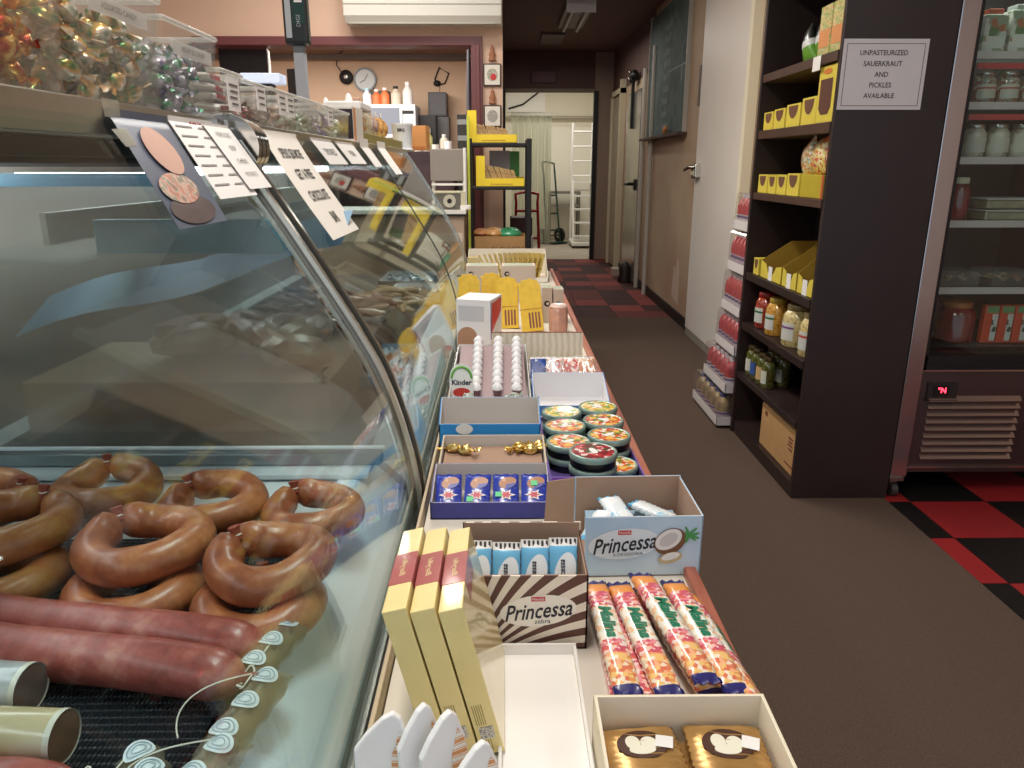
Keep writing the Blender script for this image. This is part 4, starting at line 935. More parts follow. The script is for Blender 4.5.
# further small tubs along the second case
DARKF = ramp_mat('dark_red_foil', ['#1a1a1c', '#b02a34', '#2a2424', '#5a3a34', '#d06a6a'], 40, 'noise', .25, False, .4)
BRF = ramp_mat('brown_white_foil', ['#6a5044', '#b8a898', '#8a6a58', '#d8d0c4'], 40, 'noise', .3, False, .3)
GRF = ramp_mat('green_white_foil', ['#8fa88a', '#d8dcd0', '#6a8a68', '#c8b8a8'], 40, 'noise', .3, False, .3)
PUF = ramp_mat('purple_foil', ['#3a2850', '#5a3f78', '#8a78a0', '#2a2038'], 40, 'noise', .3, False, .3)
for k, (ya, yb, h, m, nm, nl) in enumerate(((1.72, 1.90, .090, DARKF, 'dark and red', 1), (1.915, 2.15, .092, BRF, 'brown and white', 2), (2.165, 2.40, .092, GRF, 'green and white', 0), (2.415, 2.64, .092, PUF, 'dark purple', 1), (2.655, 2.86, .092, GRF, 'pale green', 0))):
    tb = tub('candy_tub', 'small clear tub of %s wrapped sweets on the farther case' % nm, -.556, ya, yb, .16, h, .006)
    for q in range(nl):
        yy = -.03+.075*q if nl > 1 else .02
        MB().bx(.0815, .0825, yy-.032, yy+.032, .036, .092).build('price_label', PAPER, tb)
        mm = MB()
        for r_ in range(3): mm.bx(.0826, .083, yy-.024+.004*r_, yy+.022, .076-.014*r_, .080-.014*r_)
        mm.build('label_print', GREYINK, tb)
    fill('%s wrapped sweet in its own small tub on the farther case' % nm, -.556, ya, yb, .16, h*.5, 14, m, .95, '%s sweets in a small tub' % nm, flare=.006)
# white label boxes, jar of red sweets, bags, tub, orange carton
t = thing('dispenser_box', 'white upright box with an orange striped side beside the small tubs', 'box', (-.60, 2.93, ZC))
MB().bx(-.045, .045, 0, .20, 0, .125).build('carton', mat('#e4dfd8', .5), t, bevel=.002); MB().bx(.0451, .046, .01, .05, .005, .12).build('orange_stripe', mat('#d8945a', .5), t)
MB().bx(-.044, .044, -.0012, 0, .01, .115).build('dark_end', mat('#241a20', .5), t)
t = thing('candy_jar', 'square clear jar of red sweets with a white lid on the farther case', 'jar', (-.635, 3.28, ZC+.045))
MB().bx(-.07, .07, -.12, .12, 0, .085).build('jar_wall', PLASTIC, t, bevel=.008)
MB().bx(-.072, .072, -.122, .122, .085, .115).build('lid', mat('#e9e7e4', .5), t, bevel=.006)
MB().lathe([(.018, .113), (.016, .13), (.008, .15), (.0005, .155)], n=16).build('lid_knob', WHITE, t, True)
f0 = None
REDS = mat('#c8402f', .3, coat=.5, noise=.2, nscale=30)
for k in range(34):
    x = -.635+rnd.uniform(-.055, .055); y = 3.28+rnd.uniform(-.105, .105); z = ZC+.062+rnd.uniform(0, .05)
    if f0 is None: o = f0 = MB().ball((0, 0, 0), .016, .016, .013, 10).build('red_sweet', REDS, smooth=True)
    else: o = f0.copy(); COL.objects.link(o)
    o.location = (x, y, z); tag(o, 'round red sweet inside the square clear jar', 'sweet', 'red sweets in the square jar')
ob = MB().bx(-.70, -.56, 3.12, 4.9, 1.380, 1.427).build('display_riser', mat('#8f8448', .5, noise=.2, nscale=8), bevel=.003); tag(ob, 'long olive-yellow riser under the jar and packets at the far end', 'riser')
for k, (y, cc, nm) in enumerate(((3.52, ['#c8b8b4', '#e0d8d4', '#9a8a90'], 'pale pink'), (3.66, ['#b89a8a', '#e4dcd4', '#8a7068'], 'grey brown'), (3.80, ['#d8a860', '#f0e0c8', '#b88040'], 'golden'), (3.94, ['#c89a58', '#efe6d8', '#a87840'], 'amber and white'))):
    t = thing('sweet_bag', '%s clear bag of sweets standing upright on the olive riser' % nm, 'bag', (-.60, y, 1.4275), (0, R(-6), R(4*k)))
    MB().grid(lambda u, v: ((.028*math.sin(PI*min(1, v*1.1))**.6+.003)*math.cos(2*PI*u), .055*math.sin(2*PI*u)*(1-.2*v), v*.10), 16, 10).build('bag', ramp_mat('bag%d' % k, cc, 50, 'voronoi', .25, coat=.5), t, True)
    MB().bx(-.003, .003, -.045, .045, .095, .115).build('gathered_top', mat('#dcd8d2', .4), t)
t = thing('pill_tub', 'white plastic tub with a small black print near the orange carton', 'tub', (-.565, 4.42, 1.4275-.047))
MB().lathe([(.0005, 0), (.060, 0), (.060, .006), (.052, .010), (.056, .125), (.060, .130), (.060, .142), (.0005, .142)], n=28).build('tub_body', mat('#e3e6ea', .4), t, True)
text('lettering', 'BBQ', .022, DARKTXT, t, front(0, -.058, .105), weight=.0008)
t = thing('orange_carton', 'small orange carton at the end of the farther case beside the white tub', 'box', (-.505, 4.62, 1.384), R(-8))
MB().bx(-.065, .065, -.05, .05, 0, .135).build('carton', mat('#dc9a5c', .55, noise=.05), t, bevel=.002)
MB().bx(-.06, .06, -.051, -.05, .005, .02).build('base_print', mat('#c4783a', .5), t)
t = thing('salt_shaker', 'white small-topped bottle behind the red sweets jar', 'bottle', (-.80, 3.6, ZC))
MB().lathe([(.0005, 0), (.035, 0), (.035, .14), (.015, .17), (.010, .20), (.0005, .21)], n=18).build('bottle', WHITE, t, True)
t = thing('tall_packet', 'narrow upright packet with red panel standing behind the red sweets jar', 'packet', (-.76, 3.9, ZC), (0, R(6), 0))
MB().bx(-.035, .035, -.015, .015, 0, .235).build('pack', mat('#c9a08a', .5, coat=.3), t, bevel=.003); MB().bx(-.028, .028, -.0162, -.015, .07, .20).build('red_panel', mat('#c65a48', .4), t)
# second case canopy extends under these: customer papers
def drape(name, label, y0, y1, s_top, s_bot, m, cat='paper sign', skew=0, off=.010, curl=0, thick=.0006):
    """sheet taped to the top rail and hanging down over the curved glass"""
    t = thing(name, label, cat, (0, 0, 0))
    def fn(u, v, d=0):
        s = AL[-1]+s_top - v*(s_top-s_bot+0) 
        if s > AL[-1]:
            x, z = PROF[-1][0]-.002+off, PROF[-1][1]+(s-AL[-1])
        else: x, z = on_curve(s, off)
        x += curl*v*v
        return Vector((x+d, y0+(y1-y0)*u+skew*v, z))
    t.location = fn(.5, 0)
    def loc(p): return p - t.location
    t_fn = lambda a, b, d=.0012: loc(fn(a, b, d))
    o = MB().grid(lambda u, v: t_fn(u, v, 0), 4, 18).grid(lambda u, v: t_fn(u, v, -thick), 4, 18).build('sheet', m, t, True)
    return t, t_fn
HAM = mat('#c79e8c', .6, noise=.12, nscale=14)
pt, pf = drape('meat_poster', 'slate-blue poster of sliced ham hanging from the top rail', 1.075, 1.255, .012, -.180, mat('#5b6272', .4, noise=.15, nscale=6), 'poster', -.055)
def blob(parent, pf, nm, cx, cy, a, b, m, d, rot=0):
    o = MB(); pts = [pf(cx+a*math.cos(q)*math.cos(rot)-b*math.sin(q)*math.sin(rot), cy+a*math.cos(q)*math.sin(rot)+b*math.sin(q)*math.cos(rot), d) for q in [2*PI*i/26 for i in range(26)]]
    o.add(pts+[pf(cx, cy, d+.0006)], [(i, (i+1) % 26, 26) for i in range(26)]); o.build(nm, m, parent)
blob(pt, pf, 'bread_picture', .45, .86, .42, .12, mat('#5a4a48', .5, noise=.3, nscale=20), .002)
blob(pt, pf, 'salad_picture', .40, .68, .34, .13, ramp_mat('salad', ['#8a9880', '#b8705c', '#c8a898', '#7a8470', '#a8685c'], 60, 'noise', .5, False), .003)
blob(pt, pf, 'ham_picture', .50, .36, .27, .20, HAM, .004, .3)
tp = MB(); tp.add([pf(-.12, -.06), pf(.14, -.06), pf(.16, .08), pf(-.10, .10)], [(0, 1, 2, 3)]).add([pf(-.12, .20), pf(.12, .18), pf(.14, .32), pf(-.06, .34)], [(0, 1, 2, 3)]); tp.build('tape', glass_mat('tape', '#f4f0e0', .6, .45, '#e0dac8', .3), pt)
pt, pf = drape('price_list', 'white price list hanging over the glass between the ham poster and chrome joint', 1.255, 1.44, .014, -.145, PAPER, 'paper sign', -.03, .013)
mm = MB()
for k in range(7):
    v0 = .14+.115*k
    for (a, b) in ((.06, .42), (.56, .80)): mm.add([pf(a, v0, .0016), pf(b, v0, .0016), pf(b, v0+.018, .0016), pf(a, v0+.018, .0016)], [(0, 1, 2, 3)])
mm.build('list_print', mat('#94908c', .7), pt)
text('lettering', 'SOUPS', .03, mat('#b05048', .6), pt, lambda a, b: pf(.62+a*4.6, .07-b*3.0, .0018))
pt, pf = drape('price_list', 'second white price sheet overlapping the price list beside the chrome joint', 1.38, 1.51, .010, -.135, PAPER, 'paper sign', .0, .017)
for k, s_ in enumerate(('PEROGIES', 'BEEF', 'CHEESE', 'POTATO')): text('lettering', s_, .022, GREYINK, pt, lambda a, b, k=k: pf(.5+a*5.6, .22+.19*k-b*4.2, .0018))
pt, pf = drape('offer_sign', 'long white hand-lettered sign about a free chocolate bar hanging over the farther glass', 1.73, 2.02, .014, -.262, mat('#e6e0d6', .7), 'paper sign', -.13, .012, .03)
for k, s_ in enumerate(('SPEND $50 MORE', 'GET A FREE', 'CHOCOLATE', 'BAR')):
    text('lettering', s_, .030, INK, pt, lambda a, b, k=k: pf(.5+a*(2.7 if k == 0 else 3.2), .24+.20*k-b*4.4, .0018), weight=.0006, xs=1.0)
for k, (ya, yb, d, lab, s_) in enumerate(((2.16, 2.42, -.080, 'smaller white paper tag right of the free chocolate sign', 'SMOKED'), (2.48, 2.76, -.078, 'small white paper tag, second right of the free chocolate sign', 'RYBA'), (2.90, 3.08, -.09, 'narrow white paper tag beneath the red sweets jar', ''), (3.30, 3.52, -.13, 'white paper tag hanging low near the far end of the case', ''))):
    pt, pf = drape('paper_tag', lab, ya, yb, .012 if k < 2 else .035, d, PAPER, 'paper tag', .03, .012)
    if s_: text('lettering', s_, .04, INK, pt, lambda a, b: pf(.5+a*3.4, .55-b*8.5, .0018))
# scale pole display
t = thing('scale_display', 'tall customer scale display on a grey pole rising behind the tubs', 'scale display', (-.80, 3.2, 1.384))
MB().bx(-.022, .022, -.02, .02, 0, .34).build('pole', mat('#9a9da2', .4), t, bevel=.004)
MB().bx(-.020, .020, -.018, .018, .34, .37).build('pole_neck', mat('#5a5c60', .4), t)
d_ = MB().bx(-.05, .045, -.035, .025, .365, .72); d_.build('display_body', mat('#171b1c', .35), t, bevel=.014)
MB().bx(-.038, -.016, -.0365, -.035, .39, .70).build('silver_strip', mat('#a8adb0', .3), t)
MB().bx(-.010, .038, -.037, -.035, .44, .71).build('display_window', mat('#15332a', .25), t)
mm = MB()
for z in (.515, .565, .64): mm.bx(.0, .03, -.0385, -.037, z, z+.007)
mm.build('display_bar', WHITE, t)
text('lettering', 'DIGI', .022, mat('#9fa4a4', .5), t, lambda a, b: Vector((.012-b, -.0378, .45+a)))
t = thing('register_screen', 'pale glowing flat register screen lying low behind the tubs', 'screen', (-.945, 3.2, 1.384))
MB().bx(-.085, .07, -.05, .05, .225, .262).build('screen_body', mat('#cdd8ee', .3, emit=.35), t, bevel=.004); MB().bx(-.03, .03, -.03, .03, 0, .225).build('stand', BLACK, t)
t = thing('card_terminal', 'dark slanted panel seen edge-on beside the scale pole', 'screen', (-.865, 3.35, 1.384), (0, R(0), R(-25)))
MB().bx(-.035, .035, -.01, .01, .14, .30).build('panel', DBLACK, t, bevel=.003); MB().bx(-.008, .008, -.008, .008, 0, .14).build('stand', BLACK, t)

# ================================================================== DARK CABINET ON THE RIGHT
cab = thing('shelf_cabinet', 'tall dark espresso shelf cabinet with open side facing the aisle', 'cabinet', (1.35, 3.16, 0))
def CB(mb, name, m, **k):
    o = mb.build(name, m, parent=cab, **k); o.location = (-1.35, -3.16, 0); return o
CB(MB().bx(1.165, 1.555, 2.762, 2.785, 0, 2.15), 'side_panel', ESP, bevel=.0015)
CB(MB().bx(1.155, 1.48, 3.555, 3.58, 0, 2.15), 'side_panel', ESP, bevel=.0015)
CB(MB().bx(1.47, 1.49, 2.785, 3.555, 0, 2.15), 'back_panel', ESPIN)
CB(MB().bx(1.16, 1.49, 2.785, 3.555, 2.05, 2.075), 'shelf', ESP); CB(MB().bx(1.165, 1.49, 2.785, 3.555, 0, .06), 'plinth', ESP)
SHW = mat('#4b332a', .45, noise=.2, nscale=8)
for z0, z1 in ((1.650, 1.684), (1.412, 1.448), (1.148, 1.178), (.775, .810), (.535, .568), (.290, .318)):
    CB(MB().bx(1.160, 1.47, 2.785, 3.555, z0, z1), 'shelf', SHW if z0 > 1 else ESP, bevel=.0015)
# sheet of paper on the side
sg = thing('paper_notice', 'white notice about unpasteurized sauerkraut taped to the dark cabinet side', 'sign', (1.315, 2.7605, 1.60))
MB().bx(-.147, .147, -.001, 0, -.114, .114).build('sheet', mat('#cfcaca', .7), sg)
b_ = MB()
for x0, x1, z0, z1 in ((-.135, .135, .098, .100), (-.135, .135, -.102, -.100), (-.135, -.133, -.102, .100), (.133, .135, -.102, .100)): b_.bx(x0, x1, -.0018, -.001, z0, z1)
b_.build('border_line', GREYINK, sg)
for k, s_ in enumerate(('UNPASTEURIZED', 'SAUERKRAUT', 'AND', 'PICKLES', 'AVAILABLE')):
    text('lettering', s_, .023, mat('#4a4644', .7), sg, front(-.005, -.0016, .069-.0345*k), weight=.0004, xs=.95)
# --- things on the cabinet shelves (front edge x = 1.16, open towards -X)
def side_box(label, y0, y1, z, h, m, d=.10, x=1.175, name='soup_box', cat='box', group=None, oval=True, frontz=None):
    """small carton whose printed face looks to the aisle"""
    t = thing(name, label, cat, (x, (y0+y1)/2, z), 0, group); w2 = (y1-y0)/2-.001
    MB().bx(0, d, -w2, w2, 0, h).build('carton', m, t, bevel=.0015)
    if oval:
        o = MB(); a = w2*.68; pts = [(-.0008, a*math.cos(q), h*.92+min(0, h*.55*math.sin(q))) for q in [PI+PI*i/14 for i in range(15)]]
        o.add(pts, [tuple(range(15))]); o.build('scoop_opening', mat('#6b4630', .8), t)
    return t
YB2 = mat('#dcc84c', .5, noise=.06, nscale=20)
for k, (y0, y1, h, nm) in enumerate(((3.42, 3.54, .075, 'farthest left'), (3.28, 3.41, .080, 'second from the left'), (3.115, 3.265, .088, 'third from the left'), (2.96, 3.10, .100, 'fourth from the left'))):
    side_box('yellow soup carton with scooped opening, %s on the upper cabinet shelf' % nm, y0, y1, 1.449, h, YB2, group='yellow cartons on the upper shelf')
t = thing('display_carton', 'tall yellow display carton with a long dark window on the upper cabinet shelf', 'box', (1.172, 2.875, 1.449))
MB().bx(0, .05, -.075, .075, 0, .195).build('carton', YB2, t, bevel=.002)
o = MB(); o.add([(-.001, -.05, .15), (-.001, .055, .15), (-.001, .055, .05), (-.001, .03, .028), (-.001, -.03, .028), (-.001, -.05, .05)], [(0, 1, 2, 3, 4, 5)]); o.build('window', mat('#5a3324', .6), t)
o = MB(); ellipse(o, onside(-.0012, 0, .175), 0, 0, .035, .010); o.build('orange_print', mat('#d07a2c', .5), t)
t = thing('bowl_of_packs', 'small brown pack between the yellow cartons and the tall display carton', 'packet', (1.30, 2.98, 1.449)); MB().bx(-.02, .02, -.03, .03, .0, .125).build('pack', mat('#6b4a34', .6), t, bevel=.004)
for k, (y0, y1, h, nm) in enumerate(((3.42, 3.54, .080, 'farthest left'), (3.31, 3.41, .078, 'second from the left'), (3.19, 3.30, .080, 'third from the left'), (3.05, 3.18, .088, 'fourth from the left'))):
    side_box('small yellow carton with a scooped opening, %s on the middle cabinet shelf' % nm, y0, y1, 1.179, h, YB2, group='yellow cartons on the middle shelf')
t = thing('tray_box', 'long yellow tray carton holding snack bags at the right of the middle shelf', 'box', (1.178, 2.935, 1.179)); MB().bx(0, .10, -.11, .105, 0, .085).build('carton', mat('#b8a52c', .5), t, bevel=.002); MB().bx(-.001, 0, -.11, -.095, .0, .085).build('red_corner', mat('#c8503a', .5), t)
for k, (y, cc, nm, rz) in enumerate(((3.08, ['#c8b078', '#d8742c', '#b8c8c0', '#8a8a6a'], 'grey and orange snack bag leaning left on the middle cabinet shelf', -24), (2.98, ['#d8c86a', '#c8503a', '#e8e0b0'], 'yellow and red snack bag upright on the middle cabinet shelf', -10), (2.88, ['#3a1f1c', '#d8642c', '#6a2a20', '#c8b8a0'], 'dark red snack bag nearest the cabinet side on the middle shelf', 4))):
    t = thing('snack_bag', nm, 'bag', (1.235, y, 1.265), (R(rz), 0, 0))
    MB().grid(lambda u, v: ((.03*math.sin(PI*min(1, v*1.08))**.5+.002)*math.cos(2*PI*u), .062*math.sin(2*PI*u), v*.135), 16, 10).build('bag', ramp_mat('snack%d' % k, cc, 110, 'voronoi', .3, coat=.5), t, True)
# big sloping tray cartons
for k, (y0, y1, h, nm) in enumerate(((3.43, 3.50, .075, 'little yellow carton at the left of the third cabinet shelf'),)):
    side_box(nm, y0, y1, .811, h, YB2)
for k, (y0, y1, hb, nm) in enumerate(((3.14, 3.40, .16, 'yellow tray carton with a high brown inner side, left on the third shelf'), (2.97, 3.13, .17, 'yellow scoop-fronted tray carton, middle of the third shelf'), (2.80, 2.96, .20, 'yellow scoop-fronted tray carton, right on the third shelf by the cabinet side'))):
    t = thing('tray_carton', nm, 'box', (1.175, (y0+y1)/2, .811)); w2 = (y1-y0)/2-.002
    MB().prism([(-w2, .0), (w2, .0), (w2, .075), (w2*.5, .065), (w2*.25, .03), (-w2*.25, .03), (-w2*.5, .065), (-w2, .075)], 0, .002, 'x').build('scoop_front', YB2, t)
    for s_ in (-1, 1): MB().prism([(0, 0), (.25, 0), (.25, hb), (.13, hb), (0, .075)], s_*w2-.0015, s_*w2, 'y').build('side_wall', [mat('#a8862c', .6)], t)
    MB().bx(0, .25, -w2, w2, 0, .002).bx(.248, .25, -w2, w2, 0, hb).build('bottom', mat('#6b5026', .7), t)
    MB().bx(-.0015, 0, -.022, .022, .0, .06).build('price_tag', PAPER, t)
# pickle jars
def jar(label, x, y, z, r, h, liquid, lidm, labm, group=None, name='pickle_jar', face='x', stripe=None, n=22):
    t = thing(name, label, 'jar', (x, y, z), 0, group)
    MB().lathe([(.0005, 0), (r*.9, 0), (r, .008), (r, h*.68), (r*.93, h*.76), (r*.72, h*.86), (.0005, h*.86)], n=n).build('jar_body', liquid, t, True)
    MB().lathe([(r*.74, h*.86), (r*.76, h*.87), (r*.76, h*.98), (r*.72, h), (.0005, h)], n=n).build('lid', lidm, t, True)
    if labm:
        a0, a1 = (PI-.95, PI+.95) if face == 'x' else (-PI/2-1.0, -PI/2+1.0)
        lb = MB().grid(lambda u, v: ((r+.0008)*math.cos(a0+(a1-a0)*u), (r+.0008)*math.sin(a0+(a1-a0)*u), h*(.16+.42*v)), 12, 1); lb.build('label', labm, t, True)
        if stripe: MB().grid(lambda u, v: ((r+.0014)*math.cos(a0+(a1-a0)*u), (r+.0014)*math.sin(a0+(a1-a0)*u), h*(.44+.05*v)), 12, 1).build('label_stripe', stripe, t, True)
    return t
def goo(name, cols, sc=60): return ramp_mat(name, cols, sc, 'noise', .12, False, coat=.8)
REDL = goo('red_pickle', ['#3a120c', '#8a2a18', '#b8442a', '#5a1a10']); YEL2 = goo('yellow_pickle', ['#7a4a18', '#c88a30', '#d8a84a', '#8a3a20']); KRA = goo('sauerkraut', ['#9a8048', '#c8b070', '#d8c890', '#b09858'])
OLV = goo('olive_brown', ['#2a2410', '#5a4a1c', '#4a5a28', '#7a6a3a'])
DLID = mat('#3a2018', .3, .3); LABW = mat('#c9c8c0', .5); GRN = mat('#1f6a3a', .5)
jar('red pickle jar with green-striped label at the left of the jar shelf', 1.225, 3.42, .569, .048, .165, REDL, mat('#8a2018', .3), LABW, stripe=GRN)
jar('red and yellow pickle jar with green-striped label, second on the jar shelf', 1.225, 3.27, .569, .050, .165, YEL2, mat('#a88a30', .3), LABW, stripe=GRN)
jar('dark red pickle jar hidden behind the striped-label jars', 1.34, 3.33, .569, .048, .165, REDL, mat('#8a2018', .3), None)
jar('amber pickle jar behind, between the striped jars and the sauerkraut', 1.33, 3.16, .569, .045, .165, YEL2, mat('#a88a30', .3), None)
jar('large squat jar of pale sauerkraut with a floral label', 1.235, 3.055, .569, .062, .175, KRA, mat('#8a7a50', .3), LABW, stripe=mat('#7a4a80', .5))
jar('pale sauerkraut jar at the right end beside the cabinet side panel', 1.225, 2.875, .569, .050, .175, KRA, mat('#8a7a50', .3), LABW, stripe=mat('#b84a3a', .5))
for k, (x, y, nm) in enumerate(((1.21, 3.49, 'front row, far left'), (1.21, 3.42, 'front row, second'), (1.21, 3.335, 'front row, third'), (1.21, 3.265, 'front row, right end'), (1.29, 3.45, 'back row, left'), (1.29, 3.37, 'back row, middle'), (1.29, 3.29, 'back row, right'))):
    jar('small dark jar on the lower cabinet shelf, ' + nm, x, y, .319, .032, .145, OLV, mat('#5a4a30', .3, .5), [mat('#c8c8b8', .5), mat('#3a5a9a', .5), mat('#c8a878', .5)][k % 3], group='small dark jars on the lower shelf', name='small_jar')
ct = thing('shipping_carton', 'closed brown cardboard carton standing on the cabinet floor', 'box', (1.20, 3.02, .061))
MB().bx(-.01, .22, -.225, .225, 0, .195).build('carton', KRAFT, ct, bevel=.002)
o = MB()
for k, (y, z, w_) in enumerate(((-.135, .145, .05), (-.135, .130, .04), (-.135, .115, .05), (-.14, .098, .035))): o.bx(-.0112, -.010, y-w_/2, y+w_/2, z, z+.008)
o.build('carton_print', mat('#7a4030', .7), ct); MB().bx(-.0112, -.010, -.18, -.09, .030, .037).build('lower_print', mat('#7a4030', .7), ct); MB().bx(-.0112, -.010, .15, .18, .15, .17).build('corner_print', mat('#7a4030', .7), ct)
# top shelf
for k, (y0, y1, nm) in enumerate(((2.915, 3.02, 'left'), (2.80, 2.91, 'right'))):
    t = thing('tall_carton', 'tall green, yellow and orange carton, %s one of the pair on the top shelf' % nm, 'box', (1.18, (y0+y1)/2, 1.685)); w2 = (y1-y0)/2-.002
    MB().bx(0, .05, -w2, w2, 0, .172).build('carton', ramp_mat('green_orange_print%d' % k, ['#c8b868', '#aab86a', '#d8c88a', '#d8a070', '#c8c8a0', '#8aa868'], 130, 'voronoi', .4), t, bevel=.002)
    MB().bx(-.001, 0, -w2*.9, w2*.9, .03, .09).build('orange_panel', mat('#d8925a', .5), t)
for k, (y, nm) in enumerate(((3.22, 'left'), (3.09, 'right'))):
    t = thing('snack_bag', 'green and black snack bag, %s one of the two on the top shelf' % nm, 'bag', (1.24, y, 1.686), (R(-18), 0, 0))
    MB().grid(lambda u, v: ((.03*math.sin(PI*min(1, v*1.05))**.5+.002)*math.cos(2*PI*u), (.055-.03*v)*math.sin(2*PI*u), v*.16), 16, 12, mi=lambda i, j: 0 if j < 5 else (2 if j < 7 else 1)).build('bag', [mat('#5f9a2c', .3, coat=.5, noise=.1), mat('#1a201c', .3, coat=.5), mat('#c8ccc8', .4)], t, True)
t = tag(MB().bx(-.001, 0, -.035, .035, -.05, .0).build('price_tag', PAPER, loc=(1.158, 2.955, 1.683)), 'small white price tag hanging from the top shelf edge', 'price tag')

# --- stacked shrink-wrapped trays of bottles beyond the cabinet
SHR = glass_mat('shrink_film', '#faf8f8', 1.0, .05, '#e8e4e4', .10, 1.4)
REDJ = ramp_mat('red_juice', ['#8a2c34', '#b8484c', '#a03a40'], 12, 'noise', .15, False, coat=.6)
zz = [.012, .185, .378, .572, .778, .985]
for k, z in enumerate(zz):
    nxt = (zz+[1.175])[k+1]; h = nxt-z-.006; xf = [1.09, 1.12, 1.150, 1.160, 1.170, 1.180][k]; yf = [4.10, 4.02, 3.95, 3.92, 3.90, 3.88][k]
    nm = ['lowest', 'second from the floor', 'third from the floor', 'fourth from the floor', 'second from the top', 'topmost'][k]
    t = thing('bottle_tray', 'shrink-wrapped white tray of bottles beside the cabinet, ' + nm, 'bottle tray', (xf, 3.60, z), 0, 'stacked trays of bottles')
    MB().bx(0, .28, 0, yf-3.60, 0, .004).bx(0, .003, 0, yf-3.6, 0, .05).bx(0, .28, 0, .003, 0, .05).bx(.277, .28, 0, yf-3.6, 0, .05).bx(0, .28, yf-3.603, yf-3.6, 0, .05).build('tray', mat('#d8d2d0', .5), t)
    MB().prism([(0.001, .05), (.279, .05), (.275, h-.01), (.265, h), (.015, h), (.005, h-.01)], .001, yf-3.601, 'y').build('shrink_film', SHR, t)
    n = 5; sp = (yf-3.60-.02)/n
    b0_ = None
    for r_ in range(2):
        for q in range(n):
            x = xf+.045+.085*r_; y = 3.60+.012+sp*(q+.5); lab = 'red drink bottle with a pale label in the %s shrink-wrapped tray' % nm.replace(' from the', ' from')
            if k == 0: lab = 'dark blue and amber bottle in the lowest shrink-wrapped tray'
            if b0_ is None:
                b0_ = thing('drink_bottle', lab, 'bottle', (x, y, z+.006), 0, 'bottles in the %s tray' % nm); rr = .040; hb = h-.012
                MB().lathe([(.0005, 0), (rr*.9, 0), (rr, .006), (rr, hb*.62), (rr*.85, hb*.76), (rr*.4, hb*.9), (rr*.38, hb*.92), (.0005, hb*.92)], n=14).build('bottle_body', REDJ if k else ramp_mat('amber_mix', ['#b8a070', '#7a6a58', '#c8a880'], 10, 'noise', .2, False), b0_, True)
                MB().lathe([(rr*.46, hb*.88), (rr*.46, hb), (.0005, hb)], n=12).build('cap', mat('#c8c4c8', .3) if k else mat('#2c3a78', .3), b0_, True)
                MB().lathe([(rr*1.01, hb*.14), (rr*1.01, hb*.42)], n=14).build('label', mat('#c8c0c4', .5) if k % 2 else mat('#b8a8b4', .5), b0_, True)
                MB().lathe([(rr*1.02, hb*.32), (rr*1.02, hb*.39)], n=14).build('label_band', mat('#6a5a7a', .5), b0_, True)
            else: dup(b0_, (x, y, z+.006), 0, lab)

# ================================================================== FRIDGE
fr = thing('display_fridge', 'stainless glass-door display fridge on casters at the right edge', 'fridge', (1.95, 3.12, 0))
def FB(mb, name, m, par=None, **k):
    o = mb.build(name, m, parent=par or fr, **k)
    if not par: o.location = (-1.95, -3.12, 0)
    return o
DST = mat('#6b6163', .32, .9, noise=.1, nscale=3); GST = mat('#b9b8bc', .22, 1)
FB(MB().bx(1.57, 1.60, 2.82, 3.50, .10, 2.1).bx(2.30, 2.33, 2.82, 3.50, .10, 2.1).bx(1.60, 2.30, 3.47, 3.50, .10, 2.1).bx(1.57, 2.33, 2.82, 3.50, 2.08, 2.12).bx(1.60, 2.30, 2.84, 3.47, .54, .57), 'body', mat('#3a3633', .5))
FB(MB().bx(1.60, 2.30, 2.80, 2.83, .095, .53), 'grille_panel', DST, bevel=.003)
FB(MB().bx(1.565, 1.632, 2.775, 2.82, .085, 2.12), 'door_stile', GST, bevel=.004); FB(MB().bx(2.27, 2.335, 2.775, 2.82, .085, 2.12), 'door_stile', GST, bevel=.004)
FB(MB().bx(1.632, 1.648, 2.785, 2.82, .53, 2.05), 'door_gasket', BLACK); FB(MB().bx(1.632, 2.27, 2.785, 2.82, .53, .59).bx(1.632, 2.27, 2.783, 2.786, .545, .549).bx(1.632, 2.27, 2.783, 2.786, .562, .566), 'lower_door_frame', BLACK)
FB(MB().bx(1.632, 2.27, 2.782, 2.80, .527, .533).bx(1.64, 2.28, 2.790, 2.80, .118, .123), 'metal_lip', mat('#c9c2bd', .2, 1))
FB(MB().bx(1.648, 2.27, 2.80, 2.806, .59, 2.05), 'glass_pane', GLASS)
for k in range(9): FB(MB().prism([(2.783, .160+.0305*k), (2.80, .160+.0305*k), (2.80, .178+.0305*k)], 1.682, 2.05, 'x'), 'louver', mat('#b8aca6', .25, .9))
FB(MB().bx(1.672, 1.79, 2.792, 2.80, .412, .480).bx(1.668, 1.794, 2.786, 2.80, .404, .410), 'control_panel', mat('#2a2422', .4))
FB(MB().bx(1.695, 1.755, 2.789, 2.793, .425, .468), 'display_window', BLACK)
text('lettering', '°N', .030, mat('#ff2a3c', .5, emit=6), fr, lambda a, b: Vector((1.727+a-1.95, 2.7885-3.12, .447+b)), weight=.0006)
for zs in (.600, .835, 1.092, 1.325, 1.518, 1.690):
    FB(MB().bx(1.645, 2.28, 2.90, 3.44, zs-.004, zs), 'shelf', glass_mat('shelf_glass', '#dfe6e2', .6, .2, '#9aa09c', .2)); FB(MB().bx(1.645, 2.28, 2.890, 2.90, zs-.022, zs+.004), 'shelf_edge', mat('#bdb8b6', .35, .3)) if zs > .7 else None
for zs in (1.49, 1.665): FB(MB().bx(1.72, 2.28, 2.893, 2.90, zs-.03, zs-.010), 'red_strip', mat('#b03a3c', .5))
